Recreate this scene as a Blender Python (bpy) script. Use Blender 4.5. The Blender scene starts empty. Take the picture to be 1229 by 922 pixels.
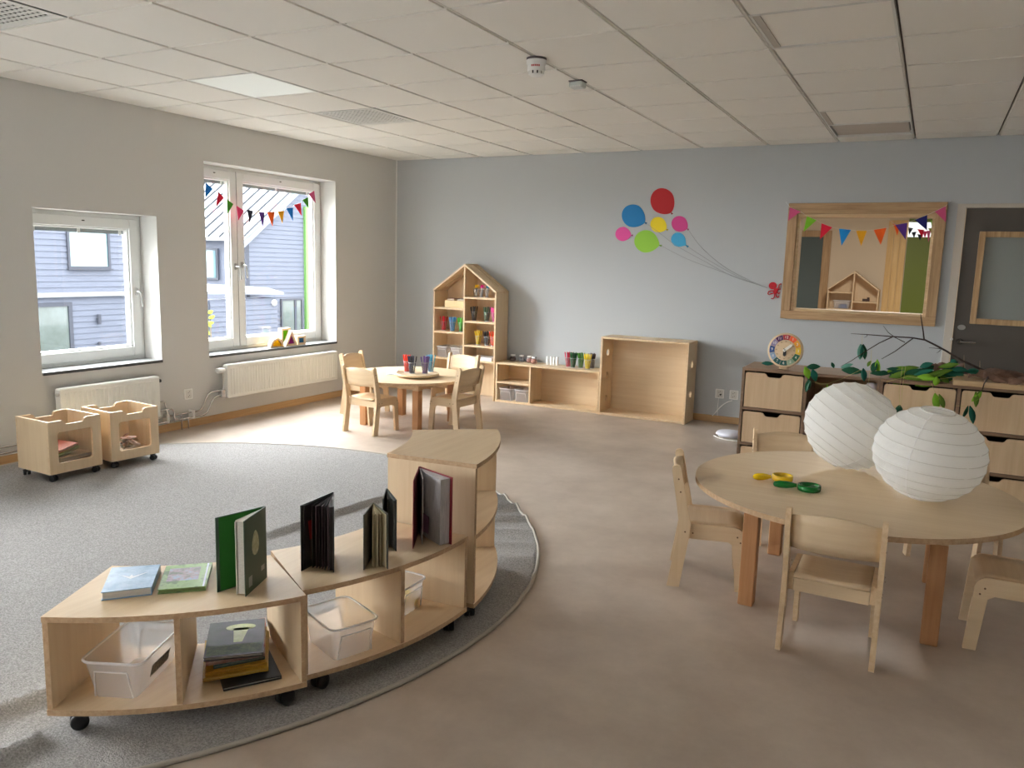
import bpy, bmesh, math, random
from mathutils import Matrix, Vector, Euler
random.seed(7)
S = bpy.context.scene
C = S.collection
R = math.radians
PI = math.pi

# ---------------------------------------------------------------- camera
FPX, YAW, PITCH, ROLL = 955.345, -0.48, -0.1514, 0.0278
CAM = Vector((5.5904, -7.7118, 1.4861))
fw = Vector((math.sin(YAW)*math.cos(PITCH), math.cos(YAW)*math.cos(PITCH), math.sin(PITCH)))
rt0 = Vector((math.cos(YAW), -math.sin(YAW), 0))
up0 = rt0.cross(fw)
RT = math.cos(ROLL)*rt0 + math.sin(ROLL)*up0
UP = -math.sin(ROLL)*rt0 + math.cos(ROLL)*up0
cd = bpy.data.cameras.new('camera')
cam = bpy.data.objects.new('camera', cd)
C.objects.link(cam)
cd.sensor_width = 36
cd.sensor_fit = 'HORIZONTAL'
cd.lens = FPX/1229*36
cd.clip_start = 0.05
cam.matrix_world = Matrix(((RT.x, UP.x, -fw.x, CAM.x), (RT.y, UP.y, -fw.y, CAM.y), (RT.z, UP.z, -fw.z, CAM.z), (0, 0, 0, 1)))
S.camera = cam

# ---------------------------------------------------------------- sky, sun, exposure
SKY_STRENGTH = 1.7
SUN_ENERGY = 12.5
EXPOSURE = 2.52
w = bpy.data.worlds.new('sky')
S.world = w
w.use_nodes = True
bg = w.node_tree.nodes['Background']
bg.inputs[0].default_value = (0.94, 0.97, 1.0, 1)
bg.inputs[1].default_value = SKY_STRENGTH
sd = bpy.data.lights.new('sun', 'SUN')
sd.energy = SUN_ENERGY
sd.angle = R(110)
sd.color = (0.94, 0.975, 1.0)
sun = bpy.data.objects.new('sun', sd)
C.objects.link(sun)
sun.rotation_euler = Vector((math.cos(R(36))*0.97, -math.cos(R(36))*0.20, -math.sin(R(36)))).to_track_quat('-Z', 'Y').to_euler()
S.view_settings.view_transform = 'Standard'
S.view_settings.look = 'None'
S.view_settings.gamma = 1
S.view_settings.use_curve_mapping = False
S.view_settings.exposure = EXPOSURE
S.cycles.diffuse_bounces = 6
S.cycles.max_bounces = 14
S.cycles.transparent_max_bounces = 24
S.cycles.sample_clamp_indirect = 6


# points of the place, found on a known plane of the room
def ray(u, v):
    return RT*((u-614.5)/FPX) - UP*((v-461)/FPX) + fw


def at(ax, val, u, v):
    d = ray(u, v)
    return CAM + d*((val-CAM[ax])/d[ax])


def ax_(u, v, x=0.0): return at(0, x, u, v)
def ay(u, v, y=0.0): return at(1, y, u, v)
def az(u, v, z=0.0): return at(2, z, u, v)


# ---------------------------------------------------------------- materials
def lin(c):
    return tuple(((x/255)/12.92 if x/255 <= .04045 else ((x/255+.055)/1.055)**2.4) for x in c[:3]) + (1,)


MATS = {}


def mat(name, col, rough=.6, metal=0., spec=.5, n=None, bump=None, emit=None, alpha=None, trans=None, coat=0):
    """n=(scale(3), other colour, amount) mottling; bump=(scale, strength)"""
    if name in MATS:
        return MATS[name]
    m = bpy.data.materials.new(name)
    m.use_nodes = True
    nt = m.node_tree
    b = nt.nodes['Principled BSDF']
    b.inputs['Base Color'].default_value = lin(col)
    b.inputs['Roughness'].default_value = rough
    b.inputs['Metallic'].default_value = metal
    b.inputs['Specular IOR Level'].default_value = spec
    if coat:
        b.inputs['Coat Weight'].default_value = coat
    tc = nt.nodes.new('ShaderNodeTexCoord')
    if n:
        mp = nt.nodes.new('ShaderNodeMapping')
        mp.inputs['Scale'].default_value = n[0]
        nt.links.new(tc.outputs['Object'], mp.inputs[0])
        no = nt.nodes.new('ShaderNodeTexNoise')
        no.inputs['Scale'].default_value = 1
        no.inputs['Detail'].default_value = 5
        no.inputs['Roughness'].default_value = .65
        nt.links.new(mp.outputs[0], no.inputs['Vector'])
        cr = nt.nodes.new('ShaderNodeValToRGB')
        a = n[2] if len(n) > 2 else .18
        cr.color_ramp.elements[0].position = .5-a
        cr.color_ramp.elements[1].position = .5+a
        cr.color_ramp.elements[0].color = lin(n[1])
        cr.color_ramp.elements[1].color = lin(col)
        nt.links.new(no.outputs[0], cr.inputs[0])
        nt.links.new(cr.outputs[0], b.inputs['Base Color'])
    if bump:
        nb = nt.nodes.new('ShaderNodeTexNoise')
        nb.inputs['Scale'].default_value = bump[0]
        nb.inputs['Detail'].default_value = 4
        nt.links.new(tc.outputs['Object'], nb.inputs['Vector'])
        bp = nt.nodes.new('ShaderNodeBump')
        bp.inputs['Strength'].default_value = bump[1]
        bp.inputs['Distance'].default_value = .01
        nt.links.new(nb.outputs[0], bp.inputs['Height'])
        nt.links.new(bp.outputs[0], b.inputs['Normal'])
    if emit:
        b.inputs['Emission Color'].default_value = lin(emit[0])
        b.inputs['Emission Strength'].default_value = emit[1]
    if trans is not None:      # share of light that passes straight through
        tr = nt.nodes.new('ShaderNodeBsdfTransparent')
        tr.inputs[0].default_value = lin(trans[1]) if len(trans) > 1 else (1, 1, 1, 1)
        mx = nt.nodes.new('ShaderNodeMixShader')
        mx.inputs[0].default_value = trans[0]
        out = nt.nodes['Material Output']
        nt.links.new(b.outputs[0], mx.inputs[1])
        nt.links.new(tr.outputs[0], mx.inputs[2])
        nt.links.new(mx.outputs[0], out.inputs[0])
    MATS[name] = m
    return m


def pane_mat(name, tint=(250, 250, 250), rough=0.0, refl=1.0):
    if name in MATS:
        return MATS[name]
    m = bpy.data.materials.new(name)
    m.use_nodes = True
    nt = m.node_tree
    nt.nodes.remove(nt.nodes['Principled BSDF'])
    tr = nt.nodes.new('ShaderNodeBsdfTransparent')
    tr.inputs[0].default_value = lin(tint)
    gl = nt.nodes.new('ShaderNodeBsdfGlossy')
    gl.inputs['Roughness'].default_value = rough
    fr = nt.nodes.new('ShaderNodeFresnel')
    fr.inputs[0].default_value = 1.45
    mu = nt.nodes.new('ShaderNodeMath')
    mu.operation = 'MULTIPLY'
    mu.inputs[1].default_value = refl
    mx = nt.nodes.new('ShaderNodeMixShader')
    ge = nt.nodes.new('ShaderNodeNewGeometry')
    fb_ = nt.nodes.new('ShaderNodeMath')
    fb_.operation = 'SUBTRACT'
    fb_.inputs[0].default_value = 1
    m2 = nt.nodes.new('ShaderNodeMath')
    m2.operation = 'MULTIPLY'
    nt.links.new(ge.outputs['Backfacing'], fb_.inputs[1])      # the outer surface mirrors, the inner one lets through
    nt.links.new(fr.outputs[0], mu.inputs[0])
    nt.links.new(mu.outputs[0], m2.inputs[0])
    nt.links.new(fb_.outputs[0], m2.inputs[1])
    nt.links.new(m2.outputs[0], mx.inputs[0])
    nt.links.new(tr.outputs[0], mx.inputs[1])
    nt.links.new(gl.outputs[0], mx.inputs[2])
    nt.links.new(mx.outputs[0], nt.nodes['Material Output'].inputs[0])
    MATS[name] = m
    return m


def wood(name, c1, c2, axis, rough=.5, fine=34, along=1.6, amt=.2):
    sc = [fine]*3
    sc['XYZ'.index(axis)] = along
    return mat(name, c1, rough, n=(sc, c2, amt), spec=.35)


BI1, BI2 = (227, 204, 170), (217, 191, 155)
birch_x = wood('birch_grain_x', BI1, BI2, 'X')
birch_y = wood('birch_grain_y', BI1, BI2, 'Y')
birch_z = wood('birch_grain_z', BI1, BI2, 'Z')
ply_edge = mat('birch_plywood_edge', (204, 174, 138), .6, n=((60, 60, 60), (178, 144, 108), .2))
pale_edge = mat('pale_birch_edge', (228, 203, 168), .6, n=((40, 40, 40), (210, 180, 140), .2))
beech_z = wood('beech_leg', (198, 150, 106), (178, 126, 84), 'Z')
oak_x = wood('oak_x', (200, 168, 128), (160, 126, 88), 'X', fine=40, along=2.5)
oak_z = wood('oak_z', (200, 168, 128), (160, 126, 88), 'Z', fine=40, along=2.5)
oak_light = wood('oak_light_strip', (226, 200, 160), (200, 170, 128), 'X', fine=40)
oak_base = wood('oak_baseboard', (208, 174, 130), (186, 148, 104), 'Y', fine=40)
pine = wood('pine_panel', (236, 200, 140), (214, 172, 108), 'Z', fine=20)
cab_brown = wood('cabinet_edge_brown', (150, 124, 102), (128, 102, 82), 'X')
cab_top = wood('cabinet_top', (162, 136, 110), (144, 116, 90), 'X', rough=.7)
white_paint = mat('white_window_paint', (232, 234, 232), .35)
white_metal = mat('white_radiator_enamel', (228, 228, 222), .35)
white_plastic = mat('white_plastic', (235, 235, 232), .4)
black_rubber = mat('black_rubber', (22, 22, 24), .5)
dark_void = mat('dark_cavity', (14, 11, 10), .9)
chrome = mat('chrome', (200, 200, 200), .22, 1)
steel = mat('brushed_steel', (190, 190, 188), .35, 1)
glass = pane_mat('window_glass')
acrylic = pane_mat('clear_acrylic', (240, 240, 240), .05)


def milky(name, share):
    m = mat(name, (246, 247, 250), .2, trans=(share, (252, 252, 253)))
    nt = m.node_tree
    b = nt.nodes['Principled BSDF']
    tl_ = nt.nodes.new('ShaderNodeBsdfTranslucent')
    tl_.inputs[0].default_value = (.92, .93, .95, 1)
    m2 = nt.nodes.new('ShaderNodeMixShader')
    m2.inputs[0].default_value = .55
    mx = [n for n in nt.nodes if n.type == 'MIX_SHADER' and n != m2][0]
    nt.links.new(b.outputs[0], m2.inputs[1])
    nt.links.new(tl_.outputs[0], m2.inputs[2])
    nt.links.new(m2.outputs[0], mx.inputs[1])
    return m


clear_plastic = milky('translucent_bin_plastic', .66)
cup_plastic = mat('clear_cup_plastic', (240, 242, 245), .15, trans=(.92, (251, 251, 252)))
page = mat('book_pages', (226, 224, 216), .8, n=((40, 300, 300), (200, 198, 190), .25))
wall_white = mat('wall_offwhite_paint', (206, 205, 201), .85, bump=(350, .04))
wall_grey = mat('wall_bluegrey_paint', (184, 188, 190), .85, bump=(350, .04))
wall_beige = mat('wall_beige_paint', (222, 205, 180), .85)


# ---------------------------------------------------------------- mesh builder
class MB:
    def __init__(self):
        self.v, self.f, self.m, self.s = [], [], [], []

    def add(self, vs, fs, m=0, smooth=False, M=None):
        o = len(self.v)
        self.v += [(M @ Vector(p) if M is not None else Vector(p)) for p in vs]
        ms = m if isinstance(m, (list, tuple)) else [m]*len(fs)
        for f, mm in zip(fs, ms):
            self.f.append([i+o for i in f])
            self.m.append(mm)
            self.s.append(smooth)
        return self

    def box(self, a, b, m=0, M=None, e=None):
        """a,b corners; e: material of the four narrow sides (the two largest faces keep m)"""
        x0, y0, z0 = [min(p, q) for p, q in zip(a, b)]
        x1, y1, z1 = [max(p, q) for p, q in zip(a, b)]
        vs = [(x0, y0, z0), (x1, y0, z0), (x1, y1, z0), (x0, y1, z0), (x0, y0, z1), (x1, y0, z1), (x1, y1, z1), (x0, y1, z1)]
        fs = [(0, 3, 2, 1), (4, 5, 6, 7), (0, 1, 5, 4), (2, 3, 7, 6), (1, 2, 6, 5), (3, 0, 4, 7)]
        ms = m
        if e is not None:
            d = (x1-x0, y1-y0, z1-z0)
            k = d.index(min(d))
            big = {2: (0, 1), 1: (2, 3), 0: (4, 5)}[k]
            ms = [m if i in big else e for i in range(6)]
        return self.add(vs, fs, ms, False, M)

    def prism(self, poly, h0, h1, m=0, e=None, M=None, smooth_sides=False):
        n = len(poly)
        vs = [(p[0], p[1], h0) for p in poly] + [(p[0], p[1], h1) for p in poly]
        self.add(vs, [list(range(n))[::-1], list(range(n, 2*n))], m, False, M)
        self.add(vs, [(i, (i+1) % n, n+(i+1) % n, n+i) for i in range(n)], m if e is None else e, smooth_sides, M)
        return self

    def tube(self, pts, r, n=8, m=0, caps=True, closed=False, M=None, flat=1.0):
        pts = [Vector(p) for p in pts]
        k = len(pts)
        rs = r if isinstance(r, (list, tuple)) else [r]*k
        vs = []
        prev = None
        for i, p in enumerate(pts):
            if closed:
                t = pts[(i+1) % k]-pts[i-1]
            else:
                t = pts[min(i+1, k-1)]-pts[max(i-1, 0)]
            t.normalize()
            if prev is None:
                a = t.orthogonal().normalized()
            else:
                a = (prev - t*prev.dot(t))
                a = a.normalized() if a.length > 1e-6 else t.orthogonal().normalized()
            prev = a
            b = t.cross(a)
            for j in range(n):
                q = 2*PI*j/n
                vs.append(p + a*(rs[i]*math.cos(q)) + b*(rs[i]*flat*math.sin(q)))
        fs = []
        for i in range(k if closed else k-1):
            i2 = (i+1) % k
            for j in range(n):
                fs.append((i*n+j, i*n+(j+1) % n, i2*n+(j+1) % n, i2*n+j))
        self.add(vs, fs, m, True, M)
        if caps and not closed:
            self.add(vs[:n], [list(range(n))[::-1]], m, False, M)
            self.add(vs[-n:], [list(range(n))], m, False, M)
        return self

    def lathe(self, prof, n=20, m=0, M=None, smooth=True, cap=True):
        vs = [(r*math.cos(2*PI*j/n), r*math.sin(2*PI*j/n), z) for r, z in prof for j in range(n)]
        fs = [(i*n+j, i*n+(j+1) % n, (i+1)*n+(j+1) % n, (i+1)*n+j) for i in range(len(prof)-1) for j in range(n)]
        self.add(vs, fs, m, smooth, M)
        if cap:
            if prof[0][0] > 1e-5:
                self.add(vs[:n], [list(range(n))[::-1]], m, False, M)
            if prof[-1][0] > 1e-5:
                self.add(vs[-n:], [list(range(n))], m, False, M)
        return self

    def grid(self, fn, nu, nv, m=0, smooth=True, M=None):
        vs = [fn(i/nu, j/nv) for i in range(nu+1) for j in range(nv+1)]
        fs = [(i*(nv+1)+j, (i+1)*(nv+1)+j, (i+1)*(nv+1)+j+1, i*(nv+1)+j+1) for i in range(nu) for j in range(nv)]
        return self.add(vs, fs, m, smooth, M)

    def mesh(self, name, mats):
        me = bpy.data.meshes.new(name)
        me.from_pydata([tuple(p) for p in self.v], [], self.f)
        for m in mats:
            me.materials.append(m)
        me.polygons.foreach_set('material_index', self.m)
        me.polygons.foreach_set('use_smooth', self.s)
        bm = bmesh.new()
        bm.from_mesh(me)
        bmesh.ops.recalc_face_normals(bm, faces=bm.faces)
        bm.to_mesh(me)
        bm.free()
        me.update()
        return me


def link(name, me, parent=None, bevel=0, solid=0, **props):
    o = bpy.data.objects.new(name, me)
    C.objects.link(o)
    if parent is not None:
        o.parent = parent
        o.matrix_parent_inverse = (parent.matrix_basis.inverted() if parent.parent is None else Matrix())
    if solid:
        md = o.modifiers.new('solid', 'SOLIDIFY')
        md.thickness = solid
    if bevel:
        md = o.modifiers.new('bevel', 'BEVEL')
        md.width = bevel
        md.segments = 1
        md.limit_method = 'ANGLE'
    for k, v in props.items():
        o[k] = v
    return o


def part(name, mb, mats, parent, bevel=0, solid=0, **props):
    mats = mats if isinstance(mats, (list, tuple)) else [mats]
    return link(name, mb.mesh(name, mats), parent, bevel, solid, **props)


def thing(name, label, cat, loc=(0, 0, 0), rz=0, group=None):
    o = bpy.data.objects.new(name, None)
    C.objects.link(o)
    o.empty_display_size = .05
    o.location = loc
    o.rotation_euler = (0, 0, rz)
    o['label'] = label
    o['category'] = cat
    if group:
        o['group'] = group
    return o


def single(name, mb, mats, label, cat, group=None, bevel=0, solid=0, kind=None):
    o = part(name, mb, mats, None, bevel, solid, label=label, category=cat)
    if group:
        o['group'] = group
    if kind:
        o['kind'] = kind
    return o


def structure(name, mb, mats, parent=None, bevel=0):
    return part(name, mb, mats, parent, bevel, kind='structure')


def root(name):
    o = bpy.data.objects.new(name, None)
    C.objects.link(o)
    o['kind'] = 'structure'
    return o


KIDS = {}


def dup(src, loc, rz, label, group=None):
    r = src.copy()
    C.objects.link(r)
    r.location = loc
    r.rotation_euler = (0, 0, rz)
    r['label'] = label
    if group:
        r['group'] = group
    for ch in list(src.children):
        c = ch.copy()
        C.objects.link(c)
        c.parent = r
        c.matrix_parent_inverse = ch.matrix_parent_inverse.copy()
        for g in list(ch.children):
            d = g.copy()
            C.objects.link(d)
            d.parent = c
    return r


def TM(loc=(0, 0, 0), rz=0, rx=0, ry=0):
    return Matrix.Translation(Vector(loc)) @ Euler((rx, ry, rz)).to_matrix().to_4x4()


def frame_M(origin, xdir, ydir):
    x = Vector(xdir).normalized()
    z = x.cross(Vector(ydir)).normalized()
    y = z.cross(x)
    o = Vector(origin)
    return Matrix(((x.x, y.x, z.x, o.x), (x.y, y.y, z.y, o.y), (x.z, y.z, z.z, o.z), (0, 0, 0, 1)))


def arc(cx, cy, r, a0, a1, n):
    return [(cx+r*math.cos(a0+(a1-a0)*i/n), cy+r*math.sin(a0+(a1-a0)*i/n)) for i in range(n+1)]


def rrect(x0, y0, x1, y1, r, n=4):
    return arc(x1-r, y1-r, r, 0, PI/2, n)+arc(x0+r, y1-r, r, PI/2, PI, n)+arc(x0+r, y0+r, r, PI, 1.5*PI, n)+arc(x1-r, y0+r, r, 1.5*PI, 2*PI, n)


# ================================================================ THE ROOM
H = 2.6055
XR, YF = 8.4, -9.8          # right wall, wall behind the camera
R2Y = 5.9                   # far wall of the room next door


def wall(name, axis, c0, c1, u0, u1, holes, m, z1=H+.06):
    """axis 0: wall across x (u=y); axis 1: wall across y (u=x)"""
    us = sorted({u0, u1}.union(*[{h[0], h[1]} for h in holes]) if holes else {u0, u1})
    mb = MB()
    for a, b in zip(us[:-1], us[1:]):
        mid = (a+b)/2
        hs = sorted([(h[2], h[3]) for h in holes if h[0] < mid < h[1]])
        z = 0.0
        spans = []
        for h0, h1 in hs:
            if h0 > z:
                spans.append((z, h0))
            z = h1
        spans.append((z, z1))
        for s0, s1 in spans:
            if axis == 0:
                mb.box((c0, a, s0), (c1, b, s1))
            else:
                mb.box((a, c0, s0), (b, c1, s1))
    return structure(name, mb, m)


W1 = (-4.267, -3.258, .61, 1.776)
W2 = (-2.769, -1.068, .60, 2.270)
W4 = (-7.9, -6.2, .60, 2.270)
wall('wall_left', 0, -.36, 0, YF-.2, .16, [W4, W1, W2], wall_white)
IW = (4.445, 5.56, 1.115, 1.99)
DR = (5.76, 6.76, 0.0, 2.05)
wall('wall_back', 1, 0, .15, 0, XR, [IW, DR], wall_grey)
wall('wall_right', 0, XR, XR+.2, YF-.2, R2Y+.2, [], wall_white)
W5 = (.9, 2.9, .8, 2.27)
wall('wall_front', 1, YF-.2, YF, -.36, XR, [W5], wall_white)
floor_m = mat('floor_taupe_vinyl', (198, 184, 170), .40, n=((2.6, 2.6, 2.6), (177, 162, 148), .17), spec=.4, bump=(60, .02))
structure('floor', MB().box((-.36, YF-.2, -.2), (XR+.2, R2Y+.2, 0)), floor_m)

# ceiling with its tiles
ceil_back = mat('ceiling_void_grey', (112, 108, 102), .9)
tile_m = mat('ceiling_tile', (236, 234, 228), .9, bump=(260, .05))
ceiling = structure('ceiling', MB().box((-.36, YF-.2, H+.03), (XR+.2, R2Y+.2, H+.2)), ceil_back)
X0, Y0 = .5405, -5.1004
xs = [0.0] + [X0+.6*i for i in range(14)]
xs = [x for x in xs if x < XR] + [XR]
ys = [Y0+.6*j for j in range(-7, 9)]
ys = [YF] + [y for y in ys if YF < y < 0] + [0.0]
GX, GY = .006, .002


def tile_mesh(wx, wy):
    rb, st = .009, .009          # rebated edge: breadth and height of the step
    x, y = wx/2-GX, wy/2-GY
    a, b = x-rb, y-rb
    q = lambda u, v, z: [(-u, -v, z), (u, -v, z), (u, v, z), (-u, v, z)]
    mb = MB()
    rings = q(a, b, 0)+q(a, b, st)+q(x, y, st)+q(x, y, .029)
    fs = [(0, 1, 2, 3)]
    for k in range(3):
        fs += [(4*k+i, 4*k+(i+1) % 4, 4*k+4+(i+1) % 4, 4*k+4+i) for i in range(4)]
    mb.add(rings, fs)
    return mb.mesh('tile', [tile_m])


tile_cache = {}
special = {}
for i in range(len(xs)-1):
    for j in range(len(ys)-1):
        wx, wy = xs[i+1]-xs[i], ys[j+1]-ys[j]
        cx, cy = (xs[i]+xs[i+1])/2, (ys[j]+ys[j+1])/2
        gi = i                                  # column between grid line i and i+1
        gj = round((ys[j]-Y0)/.6)
        if (gi, gj) in ((2, 2), (2, 4), (2, -1), (8, 2), (8, 6), (8, 7), (3, -4)):
            special[(gi, gj)] = (xs[i], ys[j], xs[i+1], ys[j+1])
            continue
        k = (round(wx, 3), round(wy, 3))
        if k not in tile_cache:
            tile_cache[k] = tile_mesh(wx, wy)
        o = link('tile', tile_cache[k], ceiling)
        o.location = (cx, cy, H)

# baseboards and corner strips
bb = MB().box((0, YF, 0), (.014, 0, .065))
structure('baseboard_left', bb, oak_base, bevel=.002)
bb = MB().box((.014, -.014, 0), (5.70, 0, .065))
bb.box((6.82, -.014, 0), (XR, 0, .065))
structure('baseboard_back', bb, wood('oak_baseboard_x', (208, 174, 130), (186, 148, 104), 'X', fine=40), bevel=.002)
structure('trim_1', MB().box((.0, -.012, 0), (.012, 0, H)), mat('white_corner_sealant', (222, 222, 218), .7))


# ---------------------------------------------------------------- windows of the left wall
def ring(mb, x0, x1, y0, y1, z0, z1, wd, m=0):
    mb.box((x0, y0, z0), (x1, y0+wd, z1), m)
    mb.box((x0, y1-wd, z0), (x1, y1, z1), m)
    mb.box((x0, y0+wd, z0), (x1, y1-wd, z0+wd), m)
    mb.box((x0, y0+wd, z1-wd), (x1, y1-wd, z1), m)


def handle_part(parent, y, z, x, side=1):
    hb = MB().prism(rrect(-.013, -.03, .013, .03, .012), 0, .012, M=frame_M((x, y, z), (0, 1, 0), (0, 0, 1)))
    hb.tube([(x+.01, y, z), (x+.045, y, z), (x+.05, y+.012*side, z-.01), (x+.05, y+.02*side, z-.12)], .008, 8)
    part('handle', hb, steel, parent)


sill_m = mat('sill_grey_stone', (150, 152, 152), .4, n=((30, 30, 30), (128, 130, 130), .3))
sill_edge = mat('sill_dark_edge', (70, 72, 74), .5)


def window(name, W, sashes, handles):
    y0, y1, z0, z1 = W
    r = root(name)
    fx0, fx1 = -.30, -.205
    fr = MB()
    ring(fr, fx0, fx1, y0, y1, z0, z1, .035)
    part('window_frame', fr, white_paint, r, bevel=.003)
    for k, (a, b) in enumerate(sashes):
        s = MB()
        ring(s, -.275, -.19, a, b, z0+.03, z1-.03, .078)
        ring(s, -.262, -.205, a+.078, b-.078, z0+.108, z1-.108, .014)
        so = part('sash', s, white_paint, r, bevel=.004)
        part('pane', MB().box((-.246, a+.075, z0+.105), (-.240, b-.075, z1-.105)), glass, so)
        bl = MB().box((-.268, a+.085, z1-.150), (-.252, b-.085, z1-.122))
        part('blind_rail', bl, mat('blind_rail_grey', (150, 158, 158), .5), so)
        cl = MB()
        nclip = 3 if b-a > .7 else 2
        for q in range(nclip):
            yy = a+.12+(b-a-.24)*q/(nclip-1)
            cl.box((-.252, yy-.012, z1-.156), (-.2485, yy+.012, z1-.108))
        part('blind_clips', cl, white_plastic, so)
        st = MB().prism(rrect(-.012, -.004, .012, .004, .0035), 0, .002, M=frame_M((-.19, (a+b)/2, z1-.062), (0, 1, 0), (0, 0, 1)))
        part('vent_plug', st, mat('brown_plug', (50, 42, 38), .5), so)
    for y, z, sd_ in handles:
        handle_part(r, y, z, -.19, sd_)
    sl = MB().box((-.205, y0+.001, z0-.02), (.012, y1-.001, z0+.002), 0)
    part('sill', sl, [sill_m], r, bevel=.003)
    nb = MB().box((.012, y0+.001, z0-.02), (.0135, y1-.001, z0+.001))
    part('sill_nosing', nb, [sill_edge], r)
    return r


window('window_1', W1, [(-4.235, -3.29)], [(-3.33, 1.166, 1)])
window('window_2', W2, [(-2.737, -2.232), (-2.226, -1.10)], [(-2.268, 1.378, 1), (-2.188, 1.392, 1)])
window('fill_window_1', W4, [(-7.868, -7.35), (-7.345, -6.232)], [(-7.39, 1.378, 1), (-7.30, 1.392, 1)])  # unseen window, added to give fill light from the left
part('centre_gap', MB().box((-.20, -2.232, .63), (-.196, -2.226, 2.24)), mat('dark_rubber_seal', (40, 38, 36), .7), bpy.data.objects['window_2'])

for nm, Wf in (('fill_window_2', W5),):       # unseen window added behind the camera for fill light
    r = root(nm)
    fr = MB()
    xm_ = (Wf[0]+Wf[1])/2
    for a, b in (((Wf[0], Wf[2]), (Wf[0]+.09, Wf[3])), ((Wf[1]-.09, Wf[2]), (Wf[1], Wf[3])), ((xm_-.06, Wf[2]), (xm_+.06, Wf[3])), ((Wf[0]+.09, Wf[2]), (Wf[1]-.09, Wf[2]+.09)), ((Wf[0]+.09, Wf[3]-.09), (Wf[1]-.09, Wf[3]))):
        fr.box((a[0], YF-.17, a[1]), (b[0], YF-.09, b[1]))
    part('window_frame', fr, white_paint, r)
    part('pane', MB().box((Wf[0]+.08, YF-.14, Wf[2]+.08), (Wf[1]-.08, YF-.134, Wf[3]-.08)), glass, r)

# ---------------------------------------------------------------- window to the room next door
iw = root('window_3')
fx0, fx1, fz0, fz1 = 4.365, 5.636, 1.045, 2.085
for nm, a, b, mm in (('casing', (fx0, -.03, fz1-.095), (fx1, 0, fz1), oak_x), ('casing', (fx0, -.03, fz0), (fx1, 0, fz0+.075), oak_x),
                     ('casing', (fx0, -.03, fz0+.075), (fx0+.082, 0, fz1-.095), oak_z), ('casing', (fx1-.082, -.03, fz0+.075), (fx1, 0, fz1-.095), oak_z)):
    part(nm, MB().box(a, b), mm, iw, bevel=.003)
ls = MB()
i0, i1, j0, j1 = IW
for a, b in (((i0, -.012, j0), (i0+.028, .15, j1)), ((i1-.028, -.012, j0), (i1, .15, j1)), ((i0+.028, -.012, j0), (i1-.028, .15, j0+.028)), ((i0+.028, -.012, j1-.028), (i1-.028, .15, j1))):
    ls.box(a, b)
part('glazing_bead', ls, oak_light, iw, bevel=.002)
part('pane', MB().box((i0+.028, .06, j0+.028), (i1-.028, .066, j1-.028)), glass, iw)

# ---------------------------------------------------------------- door
dr = root('door_1')
d0, d1, dz = DR[0], DR[1], DR[3]
fm = mat('door_frame_beige', (196, 188, 176), .5)
fb = MB().box((d0-.05, -.012, 0), (d0+.012, .15, dz+.0))
fb.box((d1-.012, -.012, 0), (d1+.05, .15, dz))
fb.box((d0-.05, -.012, dz-.012), (d1+.05, .15, dz+.05-.03))
part('door_frame', fb, fm, dr, bevel=.003)
gz0, gz1, gx0, gx1 = 1.10, 1.83, 5.905, 6.60
lf = MB()
leaf_m = mat('door_grey_brown_laminate', (86, 80, 74), .5, n=((3, 3, 3), (80, 74, 68), .3))
lf.box((d0+.018, .0, .006), (gx0, .045, dz-.016))
lf.box((gx1, .0, .006), (d1-.018, .045, dz-.016))
lf.box((gx0, .0, .006), (gx1, .045, gz0))
lf.box((gx0, .0, gz1), (gx1, .045, dz-.016))
leaf = part('door_leaf', lf, leaf_m, dr)
bead = MB()
for a, b in (((gx0-.016, -.014, gz0-.016), (gx0+.03, .05, gz1+.016)), ((gx1-.03, -.014, gz0-.016), (gx1+.016, .05, gz1+.016)), ((gx0+.03, -.014, gz0-.016), (gx1-.03, .05, gz0+.03)), ((gx0+.03, -.014, gz1-.03), (gx1-.03, .05, gz1+.016))):
    bead.box(a, b)
part('glazing_bead', bead, oak_z, leaf, bevel=.003)
part('pane', MB().box((gx0+.02, .02, gz0+.02), (gx1-.02, .026, gz1-.02)), mat('grey_reflection_glass', (150, 155, 152), .12, trans=(.12, (200, 210, 210))), leaf)  # grey reflection put into the colour of the glass
hp = ay(1152, 410, -.01)
hb = MB().lathe([(.026, 0), (.026, .008), (.011, .012), (.011, .05)], 16, M=frame_M((hp.x, 0, hp.z), (1, 0, 0), (0, 0, 1)))
hb.tube([(hp.x, -.046, hp.z), (hp.x+.03, -.05, hp.z), (hp.x+.115, -.05, hp.z)], .009, 8)
part('handle', hb, chrome, leaf)
hp = ay(1154, 393, -.01)
part('lock_rose', MB().prism([(.03*math.cos(t*PI/8), .022*math.sin(t*PI/8)) for t in range(16)], 0, .012, M=frame_M((hp.x, 0, hp.z), (1, 0, 0), (0, 0, 1))), steel, leaf)
hp = ay(1142, 407, -.013)
part('door_magnet', MB().lathe([(.012, 0), (.012, .012), (0, .014)], 12, M=frame_M((hp.x, -.012, hp.z), (1, 0, 0), (0, 0, 1))), white_plastic, dr)

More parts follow.
